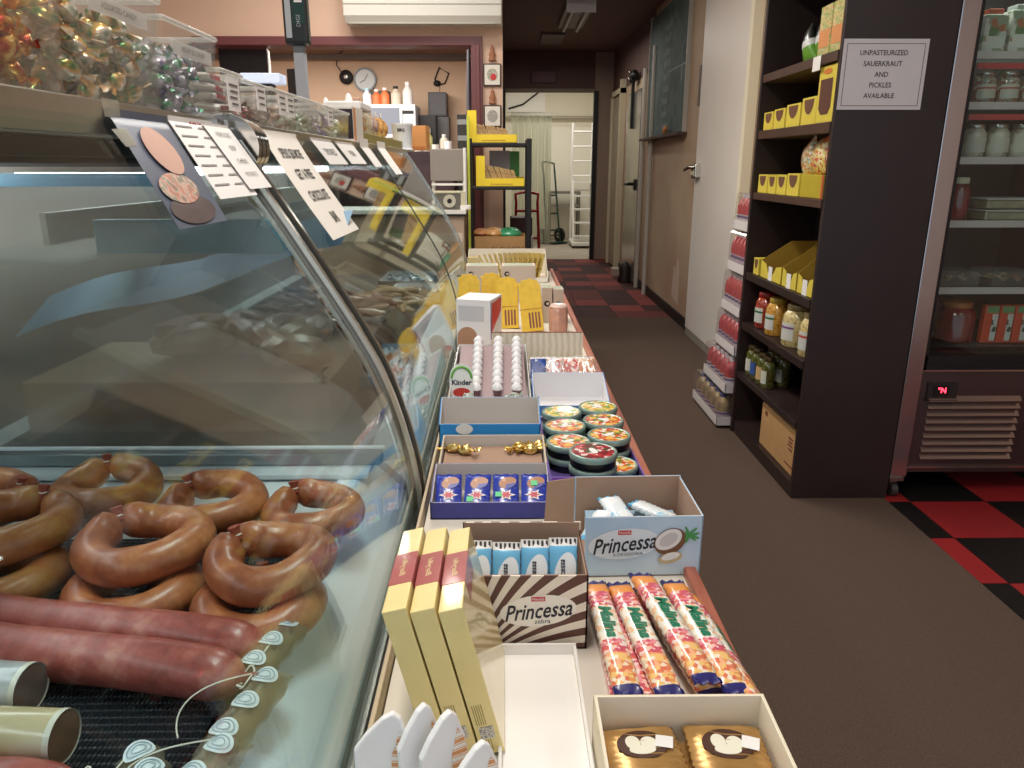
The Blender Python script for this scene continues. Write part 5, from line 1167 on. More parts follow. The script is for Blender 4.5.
for (x, y) in ((1.588, 2.79), (2.29, 2.79), (1.60, 3.44), (2.29, 3.44)):
    c_ = FB(MB().bx(x-.028, x+.028, y-.028, y+.028, .074, .088).bx(x-.014, x+.014, y-.004, y+.004, .03, .074), 'caster', mat('#8f8780', .3, .9))
    w_ = MB().cyl((x-.012, y, .029), (x+.012, y, .029), .029, 18).build('wheel', mat('#3a3634', .5), c_, True)
area('fridge_light', (1.95, 2.99, 2.02), .5, .05, 2.0, (.95, 1, .95)).rotation_euler = (R(12), 0, 0)
# fridge contents
WGL = ramp_mat('white_green_label', ['#b9beb0', '#8a9a80', '#c8c4b8', '#5a7a50', '#a86a4a'], 35, 'voronoi', .4)
def fpack(label, x, z, w_, h, m, cap=None, name='drink_carton', cat='carton', y=2.98, group=None):
    t = thing(name, label, cat, (x+.10, y, z), 0, group); MB().bx(-w_/2, w_/2, -.03, .05, 0, h).build('carton', m, t, bevel=.004)
    MB().bx(-w_*.38, w_*.38, -.0312, -.03, h*.15, h*.45).build('label', mat('#c9c8bc', .5), t)
    if cap: MB().bx(-w_*.3, w_*.3, -.02, .04, h, h+.02).build('cap', cap, t, bevel=.003)
    return t
fpack('pale carton with gold print, leftmost on the top fridge shelf in view', 1.700, 1.691, .085, .135, WGL, mat('#a8503a', .5))
fpack('white and green carton, second on the top fridge shelf in view', 1.795, 1.691, .080, .150, WGL, mat('#9a9a94', .5))
fpack('green and yellow carton, third on the top fridge shelf in view', 1.890, 1.691, .085, .145, ramp_mat('gy', ['#8a9a40', '#b8a050', '#5a8a3a', '#c8c0a0'], 35, 'voronoi', .4), mat('#6a1a3a', .5))
LJ = goo('veg_jar', ['#5a6250', '#a8a898', '#8a4a3a', '#c8c4b4'], 45); LJ2 = goo('cream_jar', ['#a8a090', '#c8c0ac', '#8a8070'], 20)
SLID = mat('#b8b4ac', .25, .8)
for k, x in enumerate((1.80, 1.888, 1.976, 2.064)):
    jar('silver-lidded jar of mixed vegetables, %s on the second fridge shelf' % ['leftmost', 'second from left', 'third from left', 'fourth from left'][k], x, 2.97, 1.520, .042, .115, LJ, SLID, mat('#b8b4a4', .5), 'silver-lidded jars in the fridge', 'glass_jar', 'y', mat('#a8503c', .5))
for k, x in enumerate((1.795, 1.885, 1.975, 2.065)):
    jar('silver-lidded jar with a plain white label, %s on the third fridge shelf' % ['leftmost', 'second from left', 'third from left', 'fourth from left'][k], x, 2.97, 1.327, .043, .122, LJ2, SLID, mat('#bdb9aa', .6), 'white-labelled jars in the fridge', 'glass_jar', 'y')
jar('slim jar of red beet juice with a pale lid on the fourth fridge shelf', 1.765, 2.96, 1.094, .042, .16, goo('beet', ['#5a141c', '#8a1f30', '#6a1820'], 10), mat('#c8c4a8', .4), None, None, 'juice_jar', 'y')
for k, z in enumerate((1.094, 1.138)):
    t = thing('deli_container', 'flat clear deli container with pale food, %s of the stack in the fridge' % ['bottom', 'top'][k], 'container', (1.96, 3.0, z)); MB().bx(-.10, .10, -.08, .08, 0, .032).build('container', mat('#8f8c74', .3, coat=.5, noise=.3, nscale=25), t, bevel=.006); MB().bx(-.103, .103, -.083, .083, .033, .040).build('lid', mat('#b8b6b0', .3), t, bevel=.003)
for k, (x, m, nm) in enumerate(((1.80, ['#8a7450', '#b8b08a', '#7a2c24', '#3a3a2c'], 'left container of mixed salad on the fifth fridge shelf'), (2.02, ['#7a4a34', '#a87a5a', '#c8b49a'], 'right container of brown food on the fifth fridge shelf'))):
    t = thing('deli_container', nm, 'container', (x, 3.0, .837)); MB().grid(lambda u, v: (-.08+.16*u, -.07+.14*v, .03+.010*math.sin(u*17)*math.cos(v*13)), 14, 14).build('food', goo('salad%d' % k, m, 40), t, True)
    MB().bx(-.085, .085, -.078, .078, 0, .060).build('container', PLASTIC, t, bevel=.006)
jar('big round jar of dark red beets with an orange lid on the lowest fridge shelf', 1.862, 3.0, .602, .072, .165, goo('beet2', ['#4a0e14', '#7a1a20', '#5a1218'], 12), mat('#a8642c', .4), None, None, 'beet_jar', 'y')
RDP = ramp_mat('red_pack', ['#b8321f', '#c84a2a', '#a02a1c'], 8, 'noise', .4, False)
for k in range(4):
    t = thing('sauce_pack', 'upright red and white pack on the lowest fridge shelf, %s of the row' % ['leftmost', 'second', 'third', 'rightmost'][k], 'packet', (1.975+.062*k, 2.96, .602), R(-4), 'red and white packs in the fridge')
    MB().bx(-.028, .028, -.015, .015, 0, .155).build('pack', RDP, t, bevel=.003); MB().bx(.004, .026, -.0162, -.015, .01, .12).build('white_panel', ramp_mat('pp%d' % k, ['#c8c4bc', '#3a4a3a', '#b8b8b0'], 90, 'voronoi', .5), t); MB().bx(-.02, .025, -.0164, -.015, .125, .152).build('green_panel', mat('#5a8a58', .5), t)
# ================================================================== CORRIDOR
XW = 1.498
wd = struct('door_1', MB().bx(1.452, XW, 4.72, 5.84, .06, 2.72), mat('#e2dcd4', .45, noise=.03, nscale=2), bevel=.003)
struct('trim_7', MB().bx(1.435, XW, 4.66, 4.72, .0, 2.78), mat('#efe8cf', .5), bevel=.002)
struct('trim_8', MB().bx(1.456, XW, 4.72, 5.84, .0, .055), mat('#8f8980', .6))
hd = thing('door_latch', 'chrome cooler latch handle on the big white door', 'latch', (1.452, 5.74, 1.262))
MB().bx(-.045, 0, -.07, .06, -.05, .05).build('latch_plate', CHROME, hd, bevel=.008); MB().tube([(-.02, 0, .02), (-.06, .02, .025), (-.07, .12, .01), (-.06, .20, .0)], [.014, .014, .016, .012], 10).build('lever', mat('#a8a098', .25, 1), hd, True)
MB().bx(-.05, -.02, -.02, .03, -.06, -.03).build('strike', mat('#6a5f58', .3, .8), hd, bevel=.006)
hg_ = thing('hinge_plate', 'small dark strip plate high on the edge of the big white door', 'plate', (1.452, 5.87, 1.86)); MB().bx(-.006, .046, -.02, .02, -.14, .14).build('plate', mat('#6a6058', .5), hg_, bevel=.003)
# chalkboard
cbd = thing('chalkboard', 'green-grey chalkboard with faint chalk writing and a wooden ledge', 'chalkboard', (XW, 7.22, 2.07))
MB().bx(-.02, 0, -.80, .80, -.50, .60).build('board', ramp_mat('slate', ['#3f4f4e', '#52625e', '#64726e', '#495855'], 5, 'noise', .8, False), cbd)
[MB().bx(-.035, 0, a, a+.02, -.52, .62).build('frame_strip', mat('#a8a49a', .5), cbd) for a in (-.82, .80)]; MB().bx(-.09, 0, -.84, .88, -.535, -.51).build('chalk_ledge', mat('#4a3428', .6), cbd, bevel=.003)
for k in range(9):
    text('chalk_writing', ['Soup 5.00', 'Perogi 8', 'Cabbage', 'rolls 9.50', 'Bigos 10', 'Kielbasa', 'Borscht', 'Special', 'Dumplings'][k], .085, mat('#b4beb8', .9), cbd, lambda a, b, k=k: Vector((-.0215, .12-a*.8, .42-.105*k+b)), align='LEFT')
MB().bx(-.0225, -.0205, -.62, -.60, -.1, .02).bx(-.0225, -.0205, -.72, -.1, .02, .03).build('chalk_line', mat('#a8b4ae', .9), cbd)
pn = thing('ornament', 'small orange and brown ornament on the chalkboard ledge', 'ornament', (XW-.055, 7.0, 1.5605)); MB().ball((0, 0, .035), .02, .05, .035, 10).ball((0, -.05, .05), .015, .025, .025, 8).build('body', mat('#c8864a', .6), pn, True)
# narrow vertical pipes
pp = thing('wall_pipe', 'nearer thin white vertical pipe running up the wall left of the chalkboard', 'pipe', (XW-.03, 7.75, 0)); MB().cyl((0, 0, .0), (0, 0, 2.40), .022, 12).build('pipe', mat('#c8c2b6', .5), pp, True)
pp = thing('wall_pipe', 'farther thin white vertical pipe running up the wall by the steel door', 'pipe', (XW-.03, 8.22, 0)); MB().cyl((0, 0, .0), (0, 0, 2.25), .024, 12).build('pipe', mat('#c8c2b6', .5), pp, True)
# steel door with plastic strips look
sd = struct('door_2', MB().bx(1.46, XW, 8.36, 9.25, .02, 2.08), mat('#b9b1a6', .22, .6, noise=.3, nscale=2), bevel=.003)
lt = thing('door_latch', 'black latch lever on the dull steel door', 'latch', (1.46, 8.48, 1.10)); MB().bx(-.02, 0, -.05, .05, -.07, .05).build('latch_plate', DBLACK, lt, bevel=.006); MB().tube([(-.02, 0, 0), (-.07, .03, .0), (-.08, .26, -.01)], [.018, .018, .014], 8).build('lever', DBLACK, lt, True)
hk = thing('hanging_fixture', 'dark cluster fixture above the dull steel door', 'fixture', (1.44, 8.75, 2.24))
MB().ball((0, 0, 0), .05, .08, .06, 10).ball((0, .12, -.03), .04, .06, .04, 8).bx(-.01, .02, .06, .12, -.55, -.05).build('body', BLACK, hk, True); MB().ball((-.05, -.02, .03), .015, .015, .015, 8).ball((-.05, .03, -.03), .012, .012, .012, 8).build('glint', CHROME, hk, True)
th_ = thing('wall_card', 'small white card on the wall below the dark cluster fixture', 'card', (XW, 9.42, 1.80)); MB().bx(-.01, 0, -.05, .05, -.14, .14).build('card', WHITE, th_)
struct('door_3', MB().bx(1.45, XW, 9.75, 10.35, .02, 2.13), mat('#9a8a72', .5)); struct('trim_9', MB().bx(1.43, XW, 9.66, 9.74, 0, 2.30).bx(1.42, XW, 10.36, 10.42, 0, 2.2).bx(1.42, XW, 9.66, 10.42, 2.14, 2.2), mat('#cfc3a4', .5))
ds = thing('floor_doorstop', 'dark hand weight doorstop on the floor by the corridor wall', 'doorstop', (1.40, 8.60, 0)); MB().lathe([(.0005, 0), (.08, 0), (.085, .03), (.06, .09), (.07, .16), (.04, .22), (.0005, .24)], n=16).build('weight', mat('#2a1c1a', .5), ds, True)
ds = thing('floor_lever', 'small pale lever box on the floor beside the dark doorstop', 'box', (1.36, 9.1, 0)); MB().bx(-.04, .05, -.08, .08, 0, .10).build('box', mat('#b8a898', .6), ds, bevel=.01)
pw_ = thing('torn_paper', 'pale torn paper patch low on the beige wall', 'paper', (XW+.0015, 6.45, .35)); MB().prism([(-.12, -.2), (.14, -.16), (.10, .10), (.02, .02), (-.02, .18), (-.10, .05)], -.003, 0, 'x').build('patch', mat('#c8b0a0', .8), pw_)
# ceiling fixtures
cl = thing('ceiling_light', 'unlit fluorescent strip fixture with white end, nearest on the corridor ceiling', 'ceiling light', (.72, 8.1, 2.75))
MB().bx(-.13, .13, -.6, .6, -.05, 0).build('housing', mat('#8d8784', .5), cl, bevel=.004); MB().bx(-.135, .135, -.62, -.60, -.11, .0).build('end_cap', mat('#d8d2cc', .5), cl)
for x in (-.07, .07): MB().cyl((x, -.58, -.075), (x, .58, -.075), .018, 12).build('tube', mat('#c8c6c8', .3), cl, True)
cl = thing('ceiling_light', 'flat dim panel light farther back on the corridor ceiling', 'ceiling light', (.58, 9.6, 2.75)); MB().bx(-.13, .13, -.35, .35, -.03, 0).build('panel', mat('#6a5652', .5), cl, bevel=.003)
es = thing('exit_sign', 'dark red unlit rectangular sign above the far doorway', 'sign', (.55, 10.795, 2.44)); MB().bx(-.17, .17, -.03, 0, -.08, .08).build('sign_body', mat('#4a2226', .5), es, bevel=.004); MB().bx(-.14, .14, -.032, -.03, -.055, .055).build('face', mat('#5a262c', .5), es)
# ================================================================== STOCK ROOM
wp = tag(MB().bx(.06, .75, 13.97, 13.998, 2.2, 2.95).build('white_wall_panel', mat('#f2efe8', .6)), 'bright white panel high on the stock room wall', 'wall panel')
pi = tag(MB().cyl((-.29, 13.9, 2.10), (1.99, 13.9, 2.10), .03, 12).build('wall_pipe', mat('#a8a090', .5), smooth=True), 'grey horizontal pipe along the stock room back wall', 'pipe')
cbp = tag(MB().tube([(.1, 13.93, 2.25), (.35, 13.93, 2.32), (.6, 13.93, 2.50), (.8, 13.93, 2.75)], .014, 8).build('black_cable', DBLACK, smooth=True), 'black cable curving across the white panel of the stock room', 'cable')
PS = glass_mat('strip_curtain_plastic', '#dfe4d8', .8, .45, '#cdd0bc', .25)
sc_ = thing('strip_curtain', 'greenish plastic strip curtain hanging at the left of the stock room', 'strip curtain', (.45, 12.6, 2.05))
MB().bx(-.32, .36, -.02, .02, 0, .05).build('curtain_rail', mat('#8a8678', .5), sc_)
for k in range(6): MB().grid(lambda u, v: (-.31+.108*k+.10*u, .008*math.sin(u*5+k)+.006*(k % 2), -2.0*v), 5, 4).build('strip', PS, sc_, True)
wd2 = tag(MB().bx(.80, 1.70, 13.90, 13.97, 0, 1.95).build('white_cooler_door', mat('#e9e4d4', .5), bevel=.004), 'plain cream cooler door in the stock room back wall', 'door')
def truck(label, name, x, y, col, hgt, rz, nose=True, handle='D'):
    t = thing(name, label, 'hand truck', (x, y, 0), R(rz)); m = mat(col, .4, .2)
    fm = MB(); r = .016
    for s_ in (-1, 1): fm.tube([(s_*.14, -.06, .04), (s_*.14, -.01, .3), (s_*.12, .10, hgt*.9)], r, 8)
    for z, yy, w_ in ((.22, -.03, .14), (.5, .02, .135), (.8, .07, .125)): fm.cyl((-w_, yy, z), (w_, yy, z), r*.9, 8)
    fm.build('frame', m, t, True)
    MB().tube([(-.12, .10, hgt*.88), (-.13, .13, hgt*.98), (-.05, .20, hgt), (.05, .20, hgt), (.13, .13, hgt*.98), (.12, .10, hgt*.88)], r, 8).build('handle', m, t, True)
    MB().bx(-.18, .18, -.28, -.06, .02, .032).build('nose_plate', m, t)
    for s_ in (-1, 1):
        w_ = MB().tube([(s_*.19-.025, .02, .125), (s_*.19+.025, .02, .125)], .125, 24).build('wheel', DBLACK, t, True)
        MB().cyl((s_*.19-.028, .02, .125), (s_*.19+.028, .02, .125), .05, 16).build('hub', mat('#b8b0a8', .3, .8), w_, True)
    MB().cyl((-.19, .02, .125), (.19, .02, .125), .012, 8).build('axle', mat('#6a6460', .4, .8), t, True)
    return t
truck('dark green hand truck standing in the stock room beyond the doorway', 'hand_truck', .84, 13.1, '#26403a', 1.35, 35)
truck('red hand truck with a black wheel parked on the corridor tiles past the wire rack', 'hand_truck', .27, 8.6, '#9a1f24', 1.0, 0)
ld = thing('rolling_ladder', 'white tubular rolling step ladder standing in the stock room', 'ladder', (1.30, 12.55, 0))
m = mat('#e4e2da', .4); fm = MB()
for s_ in (-.16, .16):
    MB().tube([(s_, -.30, .05), (s_, .05, 1.05)], .020, 8).build('front_rail', m, ld, True); MB().tube([(s_, .30, .05), (s_, .20, 1.95)], .020, 8).build('rear_rail', m, ld, True)
for k in range(5): MB().bx(-.16, .16, -.30+.09*k, -.12+.09*k, .17+.21*k, .195+.21*k).build('step', m, ld)
for k in range(5): MB().cyl((-.16, .25-.012*k, .9+.23*k), (.16, .25-.012*k, .9+.23*k), .014, 8).build('guard_rail', m, ld, True)
MB().bx(-.19, .19, -.36, .34, .04, .10).build('base_frame', m, ld, bevel=.01)
for sx in (-.16, .16):
    for sy in (-.3, .28): MB().cyl((sx-.012, sy, .022), (sx+.012, sy, .022), .022, 12).build('caster', DBLACK, ld, True)
tb = thing('work_table', 'grey metal stand with a shelf behind the hand truck in the stock room', 'table', (1.05, 13.55, 0))
MB().bx(-.25, .3, -.2, .2, .82, .86).build('top', mat('#7a746c', .4), tb); MB().bx(-.25, .3, -.2, .2, .60, .63).build('shelf', mat('#8a847c', .4), tb)
for sx in (-.23, .28):
    for sy in (-.18, .18): MB().bx(sx-.015, sx+.015, sy-.015, sy+.015, 0, .82).build('leg', mat('#6a645c', .4), tb)
# ================================================================== WIRE RACK AT THE END OF THE LEDGE
rk = thing('wire_rack', 'black metal rack with yellow display cartons standing beyond the candy ledge', 'rack', (-.025, 5.55, 0))
BK = mat('#1b1817', .4, .2)
for sx in (-.205, .205):
    for sy in (-.17, .17): MB().bx(sx-.018, sx+.018, sy-.018, sy+.018, 0, 1.475).build('post', BK, rk, bevel=.003)
for z in (.12, .66, 1.155, 1.445): MB().bx(-.22, .22, -.185, .185, z-.022, z).build('shelf', BK, rk, bevel=.003)
def rack_box(label, x0, x1, y0, z, h, hl, n, glab):
    t = thing('display_carton', label, 'box', ((x0+x1)/2, y0, z)); w2 = (x1-x0)/2
    MB().bx(-w2, w2, 0, .003, 0, .055).bx(-w2, -w2+.065, 0, .003, .055, h).build('front_wall', YEL, t)
    MB().prism([(0, 0), (.30, 0), (.30, h), (0, h)], -w2, -w2+.003, 'x').build('side_wall', YEL, t); MB().prism([(0, 0), (.30, 0), (.30, h*.3), (0, .055)], w2-.003, w2, 'x').build('side_wall', YEL, t)
    MB().bx(-w2, w2, .297, .30, 0, h*.3).bx(-w2, w2, 0, .30, 0, .003).build('back_wall', YEL, t)
    MB().bx(-w2+.10, w2-.08, -.001, 0, .012, .020).build('box_print', mat('#c8a02a', .6), t)
    f0 = None
    m = ramp_mat('brown_gold_bar', ['#4b2f24', '#8a6038', '#c8a868', '#6a4430'], 60, 'noise', .35, False, .3)
    for k in range(n):
        x = (x0+x1)/2-w2+.085+(2*w2-.13)*k/(n-1)
        if f0 is None: o = f0 = MB().bx(-.007, .007, -.02, .12, 0, hl).build('chocolate_bar', m, bevel=.002)
        else: o = f0.copy(); COL.objects.link(o)
        o.location = (x, y0+.045, z+.004-.012*(k/n)); o.location.z = z+.006; o.rotation_euler = (R(-6), R(-18-rnd.uniform(0, 8)), 0); o.scale = (1, 1, 1-.35*k/n); tag(o, glab, 'chocolate bar', glab.replace('bar leaning', 'bars leaning'))
rack_box('yellow display carton of thin brown bars on top of the wire rack', -.245, .098, 5.37, 1.446, .21, .135, 16, 'thin brown and gold bar leaning in the topmost yellow carton')
rack_box('yellow display carton of thin brown bars on the shelf below the rack top', -.190, .150, 5.37, 1.156, .205, .16, 18, 'thin brown and gold bar leaning in the lower yellow carton')
t = thing('snack_packet', 'grey and green packet behind the lower yellow carton on the rack', 'packet', (.0, 5.70, 1.156)); MB().bx(-.10, .05, -.015, .015, .0, .245).build('pack', mat('#a8a4ac', .5), t, bevel=.003); MB().bx(.05, .12, -.015, .015, 0, .24).build('green_panel', mat('#4f9a50', .5), t)
ob = open_box('cardboard_tray', 'brown cardboard tray with dark print on the lower rack shelf', 'box', -.208, .158, 5.405, 5.70, .15, .15, KRAFT, KRAFT, z=.661, hs=(.15, .15), rz=0)
text('lettering', 'FLOWERS', .045, mat('#5a4034', .7), ob, front(.06, -.1490, .06), xs=1.2)
for k, (x, m, nm, s) in enumerate(((.045, mat('#3f9a6a', .3, coat=.5), 'green bag lying on the cardboard tray of the rack', 1.0), (-.07, mat('#d8a060', .4, coat=.3, noise=.2), 'orange-yellow bag lying on the cardboard tray of the rack', .9), (-.16, mat('#c8885a', .5, noise=.2), 'brown-orange bag at the left of the rack tray', .7))):
    o = MB().grid(lambda u, v: (.09*s*math.cos(2*PI*u)*math.sin(PI*max(.02, min(.98, v))), .09*math.sin(2*PI*u)*math.sin(PI*max(.02, min(.98, v))), .042*s*-math.cos(PI*v)*(1+.2*math.sin(u*25))), 20, 10).build('goods_bag', m, smooth=True, loc=(x, 5.5, .82+.004*k)); tag(o, nm, 'bag')
ob = MB().bx(-.20, .145, 5.415, 5.69, .665, .775).build('packed_goods', mat('#b8804a', .7, noise=.2), bevel=.01); tag(ob, 'layer of orange-brown goods filling the cardboard tray under the bags', 'goods')
ob = thing('vacuum_cleaner', 'low white box with dark red top standing behind the rack', 'box', (.10, 7.7, 0)); MB().bx(-.02, .20, -.15, .15, 0, .62).build('body', mat('#d8d4cc', .5), ob, bevel=.01); MB().bx(-.03, .19, -.16, .15, .62, .80).build('dark_top', mat('#4a2a2a', .5), ob, bevel=.01)
# pictures and ornaments on the pier
def picture(label, z, pic):
    t = thing('picture_frame', label, 'picture', (-.078, 5.997, z))
    MB().bx(-.066, .066, -.02, 0, -.078, .078).build('frame', mat('#3a2018', .4), t, bevel=.003); MB().bx(-.057, .057, -.0215, -.02, -.069, .069).build('mount', mat('#e4dfd4', .6), t)
    o = MB(); ellipse(o, front(.0, -.0225, 0), 0, 0, .040, .044, 0); ellipse(o, front(.0, -.0230, 0), .008, -.015, .022, .024, 1); o.build('print', pic, t)
picture('framed red flower picture, upper one on the pink pier by the corridor', 1.945, [ramp_mat('flower', ['#d8d4c8', '#8a9a80', '#b8b4a8', '#c8b8b0'], 50, 'noise', .6, False), mat('#c83a3a', .6)])
picture('framed grey flower picture, lower one on the pink pier by the corridor', 1.655, [ramp_mat('flower2', ['#d8d4c8', '#8f938c', '#b8b0a8', '#a8a098'], 50, 'noise', .6, False), mat('#a8a49c', .6)])
for z, nm in ((2.10, 'upper'), (1.80, 'lower')):
    t = thing('wall_ornament', 'small brown figure ornament on the pink pier, %s one' % nm, 'ornament', (-.078, 5.985, z)); MB().lathe([(.0005, -.06), (.030, -.055), (.018, -.03), (.026, -.01), (.012, .01), (.016, .025), (.008, .04), (.0005, .055)], n=12, squash=.5).build('figure', mat('#a0694a', .6), t, True)
# air conditioner
ac = thing('air_conditioner', 'white wall-mounted split air conditioner above the red trim', 'air conditioner', (-.565, 5.999, 2.43))
MB().prism([(0, -.16), (-.16, -.16), (-.205, -.115), (-.215, -.02), (-.215, .13), (-.17, .16), (0, .16)], -.56, .56, 'x').build('casing', mat('#d9d7cd', .4), ac, bevel=.008)
MB().bx(-.52, .52, -.19, -.05, -.166, -.160).build('outlet_flap', mat('#b5b2a6', .5), ac); MB().bx(-.555, .555, -.2165, -.2155, -.045, -.040).build('panel_seam', mat('#9a978c', .6), ac)
# black screen hanging in the opening
t = thing('wall_screen', 'large black screen in the left part of the red-framed opening', 'screen', (-1.97, 6.19, 2.02)); MB().bx(-.20, .17, 0, .05, -.18, .13).build('panel', mat('#141218', .4), t, bevel=.003); MB().bx(.170, .178, 0, .05, -.18, .12).build('white_edge', WHITE, t)
t2 = MB().bx(-.03, .03, .02, .3, .12, .45).build('mount_arm', BLACK, t)
# ------------------------------------------------------------------ back room
ck = thing('wall_clock', 'round wall clock with pale blue-white face and grey rim in the back room', 'clock', (-1.455, 8.495, 2.165))
MB().lathe([(.0005, 0), (.118, 0), (.122, .012), (.118, .03), (.105, .03), (.10, .022), (.0005, .02)], n=36, M=Matrix.Rotation(PI/2, 4, 'X')).build('case', mat('#8f979a', .4), ck, True)
MB().lathe([(.100, .0235), (.0005, .0235)], n=36, M=Matrix.Rotation(PI/2, 4, 'X')).build('face', mat('#dde4e4', .5), ck)
h_ = MB(); h_.add([(-.003, -.026, 0), (-.055, -.026, -.028), (-.052, -.026, -.034), (.003, -.026, -.004)], [(0, 1, 2, 3)]); h_.add([(0, -.026, -.003), (.035, -.026, .052), (.030, -.026, .055), (-.003, -.026, .003)], [(0, 1, 2, 3)]); h_.build('hands', DBLACK, ck)
t = thing('wall_bell', 'round black wall bell with a centre cap left of the clock', 'bell', (-1.65, 8.495, 2.19)); MB().lathe([(.0005, 0), (.07, 0), (.072, .03), (.05, .045), (.0005, .05)], n=24, M=Matrix.Rotation(PI/2, 4, 'X')).build('bell_body', DBLACK, t, True)
MB().tube([(-.05, -.01, .05), (-.10, -.01, .12), (-.08, -.01, .22), (-.02, -.01, .26)], .005, 6).build('cable', DBLACK, t, True); MB().lathe([(.02, .052), (.0005, .056)], n=12, M=Matrix.Rotation(PI/2, 4, 'X')).build('centre_cap', STEEL, t)
t = thing('cable_coil', 'black square loop of cable hanging on the back room wall', 'cable', (-.65, 8.49, 2.20)); MB().tube([(-.07, 0, -.03), (-.02, 0, .085), (.08, 0, .03), (.035, 0, -.07), (-.03, 0, -.085), (-.07, 0, -.03)], .008, 8).ball((-.045, -.01, -.07), .04, .02, .03, 8).build('loop', DBLACK, t, True); MB().tube([(-.02, 0, -.09), (-.03, 0, -.27)], .003, 6).build('lead', GREYINK, t)
sp = thing('wall_speaker', 'grey upright speaker box below the cable loop, upper of two', 'speaker', (-.68, 8.36, 1.79)); MB().bx(-.095, .095, -.1, .13, 0, .235).build('cabinet_box', mat('#4c494c', .5), sp, bevel=.005); MB().bx(-.08, .08, -.103, -.1, .02, .215).build('grille', mat('#5c5a5e', .6), sp)
sp = thing('wall_speaker', 'grey speaker box on the back counter, lower of two', 'speaker', (-.66, 8.36, 1.465)); MB().bx(-.095, .095, -.1, .13, 0, .32).build('cabinet_box', mat('#55524f', .5), sp, bevel=.005); MB().bx(-.08, .08, -.103, -.1, .02, .30).build('grille', mat('#62605f', .6), sp)
sh = thing('back_shelf', 'long dark shelf unit against the back room wall', 'shelf', (-1.2, 8.2, 0))
MB().bx(-1.9, .95, -.30, .28, 1.42, 1.46).bx(-1.9, .95, .22, .28, 0, 1.42).build('shelf_top', mat('#3a2e2a', .5), sh)
for x in (-1.85, -.5, .9): MB().bx(x-.02, x+.02, -.28, .2, 0, 1.42).build('upright', mat('#3a2e2a', .5), sh)
mw = thing('microwave', 'white microwave oven on the back room shelf', 'microwave', (-1.13, 8.1, 1.46+.0)); 
MB().bx(-.32, .26, -.2, .25, .10, .42).build('casing', mat('#cfcfd2', .5), mw, bevel=.008); MB().bx(-.28, .10, -.203, -.2, .14, .385).build('door_window', mat('#7f8490', .25), mw, bevel=.001); MB().bx(.13, .24, -.203, -.2, .33, .36).build('display', BLACK, mw); MB().bx(.11, .125, -.22, -.2, .14, .39).build('handle', WHITE, mw, bevel=.003)
MB().bx(-.32, .26, -.2, .25, 0, .10).build('stand', mat('#5a4a40', .6), mw)
def bottle(label, x, y, z, r, h, m, capm, name='bottle'):
    t = thing(name, label, 'bottle', (x, y, z)); MB().lathe([(.0005, 0), (r, 0), (r, h*.62), (r*.5, h*.78), (r*.42, h*.88), (.0005, h*.88)], n=16).build('bottle_body', m, t, True); MB().lathe([(r*.5, h*.86), (r*.5, h), (.0005, h)], n=14).build('cap', capm, t, True)
bottle('white bottle at the left on top of the microwave', -1.37, 8.05, 1.88, .045, .16, mat('#e4e8ea', .4), mat('#a8d0e0', .4))
bottle('orange bottle with white cap on top of the microwave, left of its twin', -1.275, 8.05, 1.88, .042, .15, mat('#e8784a', .4), WHITE)
bottle('orange bottle with white cap on top of the microwave, right of its twin', -1.19, 8.05, 1.88, .045, .165, mat('#e87a48', .4), WHITE)
bottle('beige jar with dark lid on top of the microwave', -1.08, 8.05, 1.88, .05, .18, mat('#d0c4b0', .5), DBLACK)
bottle('tall white bottle at the right on top of the microwave', -.96, 8.05, 1.88, .052, .22, mat('#e0dcd8', .5), WHITE)
t = thing('storage_basket', 'dark green-grey container standing behind the bottles on the microwave', 'container', (-1.30, 8.38, 1.46)); MB().bx(-.12, .12, -.08, .1, 0, .58).build('container', mat('#5c6058', .6), t, bevel=.01); MB().bx(-.10, .10, -.085, -.08, .30, .50).build('green_label', mat('#7f9a7a', .6), t)
for k, (x, h, m, nm) in enumerate(((-.84, .14, '#c8cfa8', 'pale green jar'), (-.76, .18, '#b8b878', 'yellow-green jar'), (-.60, .14, '#cfc8b8', 'cream small-headed bottle'))):
    bottle('%s on the back shelf before the speaker boxes' % nm, x, 8.0, 1.46, .045, h, mat(m, .4), WHITE)
t = thing('coffee_machine', 'small black machine between the microwave and the speakers', 'machine', (-.775, 8.22, 1.46)); MB().bx(-.09, .09, -.1, .12, 0, .33).build('body', mat('#2a2828', .4), t, bevel=.01); MB().lathe([(.035, 0), (.035, .05), (.0005, .06)], c=(0, -.12, .15), n=16).build('cup', mat('#b8b8b4', .4), t, True)
dk = thing('dark_cabinet', 'dark brown low cabinet with clutter at the right of the back room', 'cabinet', (-.60, 7.3, 0)); MB().bx(-.25, .15, -.2, .2, 0, 1.42).build('carcass', mat('#33242a', .6), dk, bevel=.005); MB().bx(-.22, .12, -.205, -.2, .1, 1.3).build('door', mat('#3d2c30', .6), dk)
for k, (x, h, m) in enumerate(((-.78, .05, '#c8b8a0'), (-.70, .07, '#a89888'), (-.62, .06, '#d8d0c4'), (-.5, .09, '#e4e4e4'))):
    o = MB().lathe([(.0005, 0), (.035, 0), (.035, h), (.0005, h)], n=14).build('small_container', mat(m, .5), smooth=True, loc=(x, 7.2, 1.421)); tag(o, '%s small container on the dark low cabinet' % ['tan, far left', 'grey-brown, second', 'cream, third', 'white, tallest, right'][k], 'container')
hp = thing('hanging_coat', 'dark hanging garment seen at the inner edge of the red jamb', 'coat', (-.27, 6.6, 1.85)); MB().grid(lambda u, v: (.05*math.cos(2*PI*u)*(.4+.6*v), .10*math.sin(2*PI*u)*(.4+.6*v), .40-1.0*v), 14, 10).build('coat', mat('#3a3440', .8), hp, True)
MB().bx(-.01, .01, -.01, .01, .40, .62).build('hook', BLACK, hp)
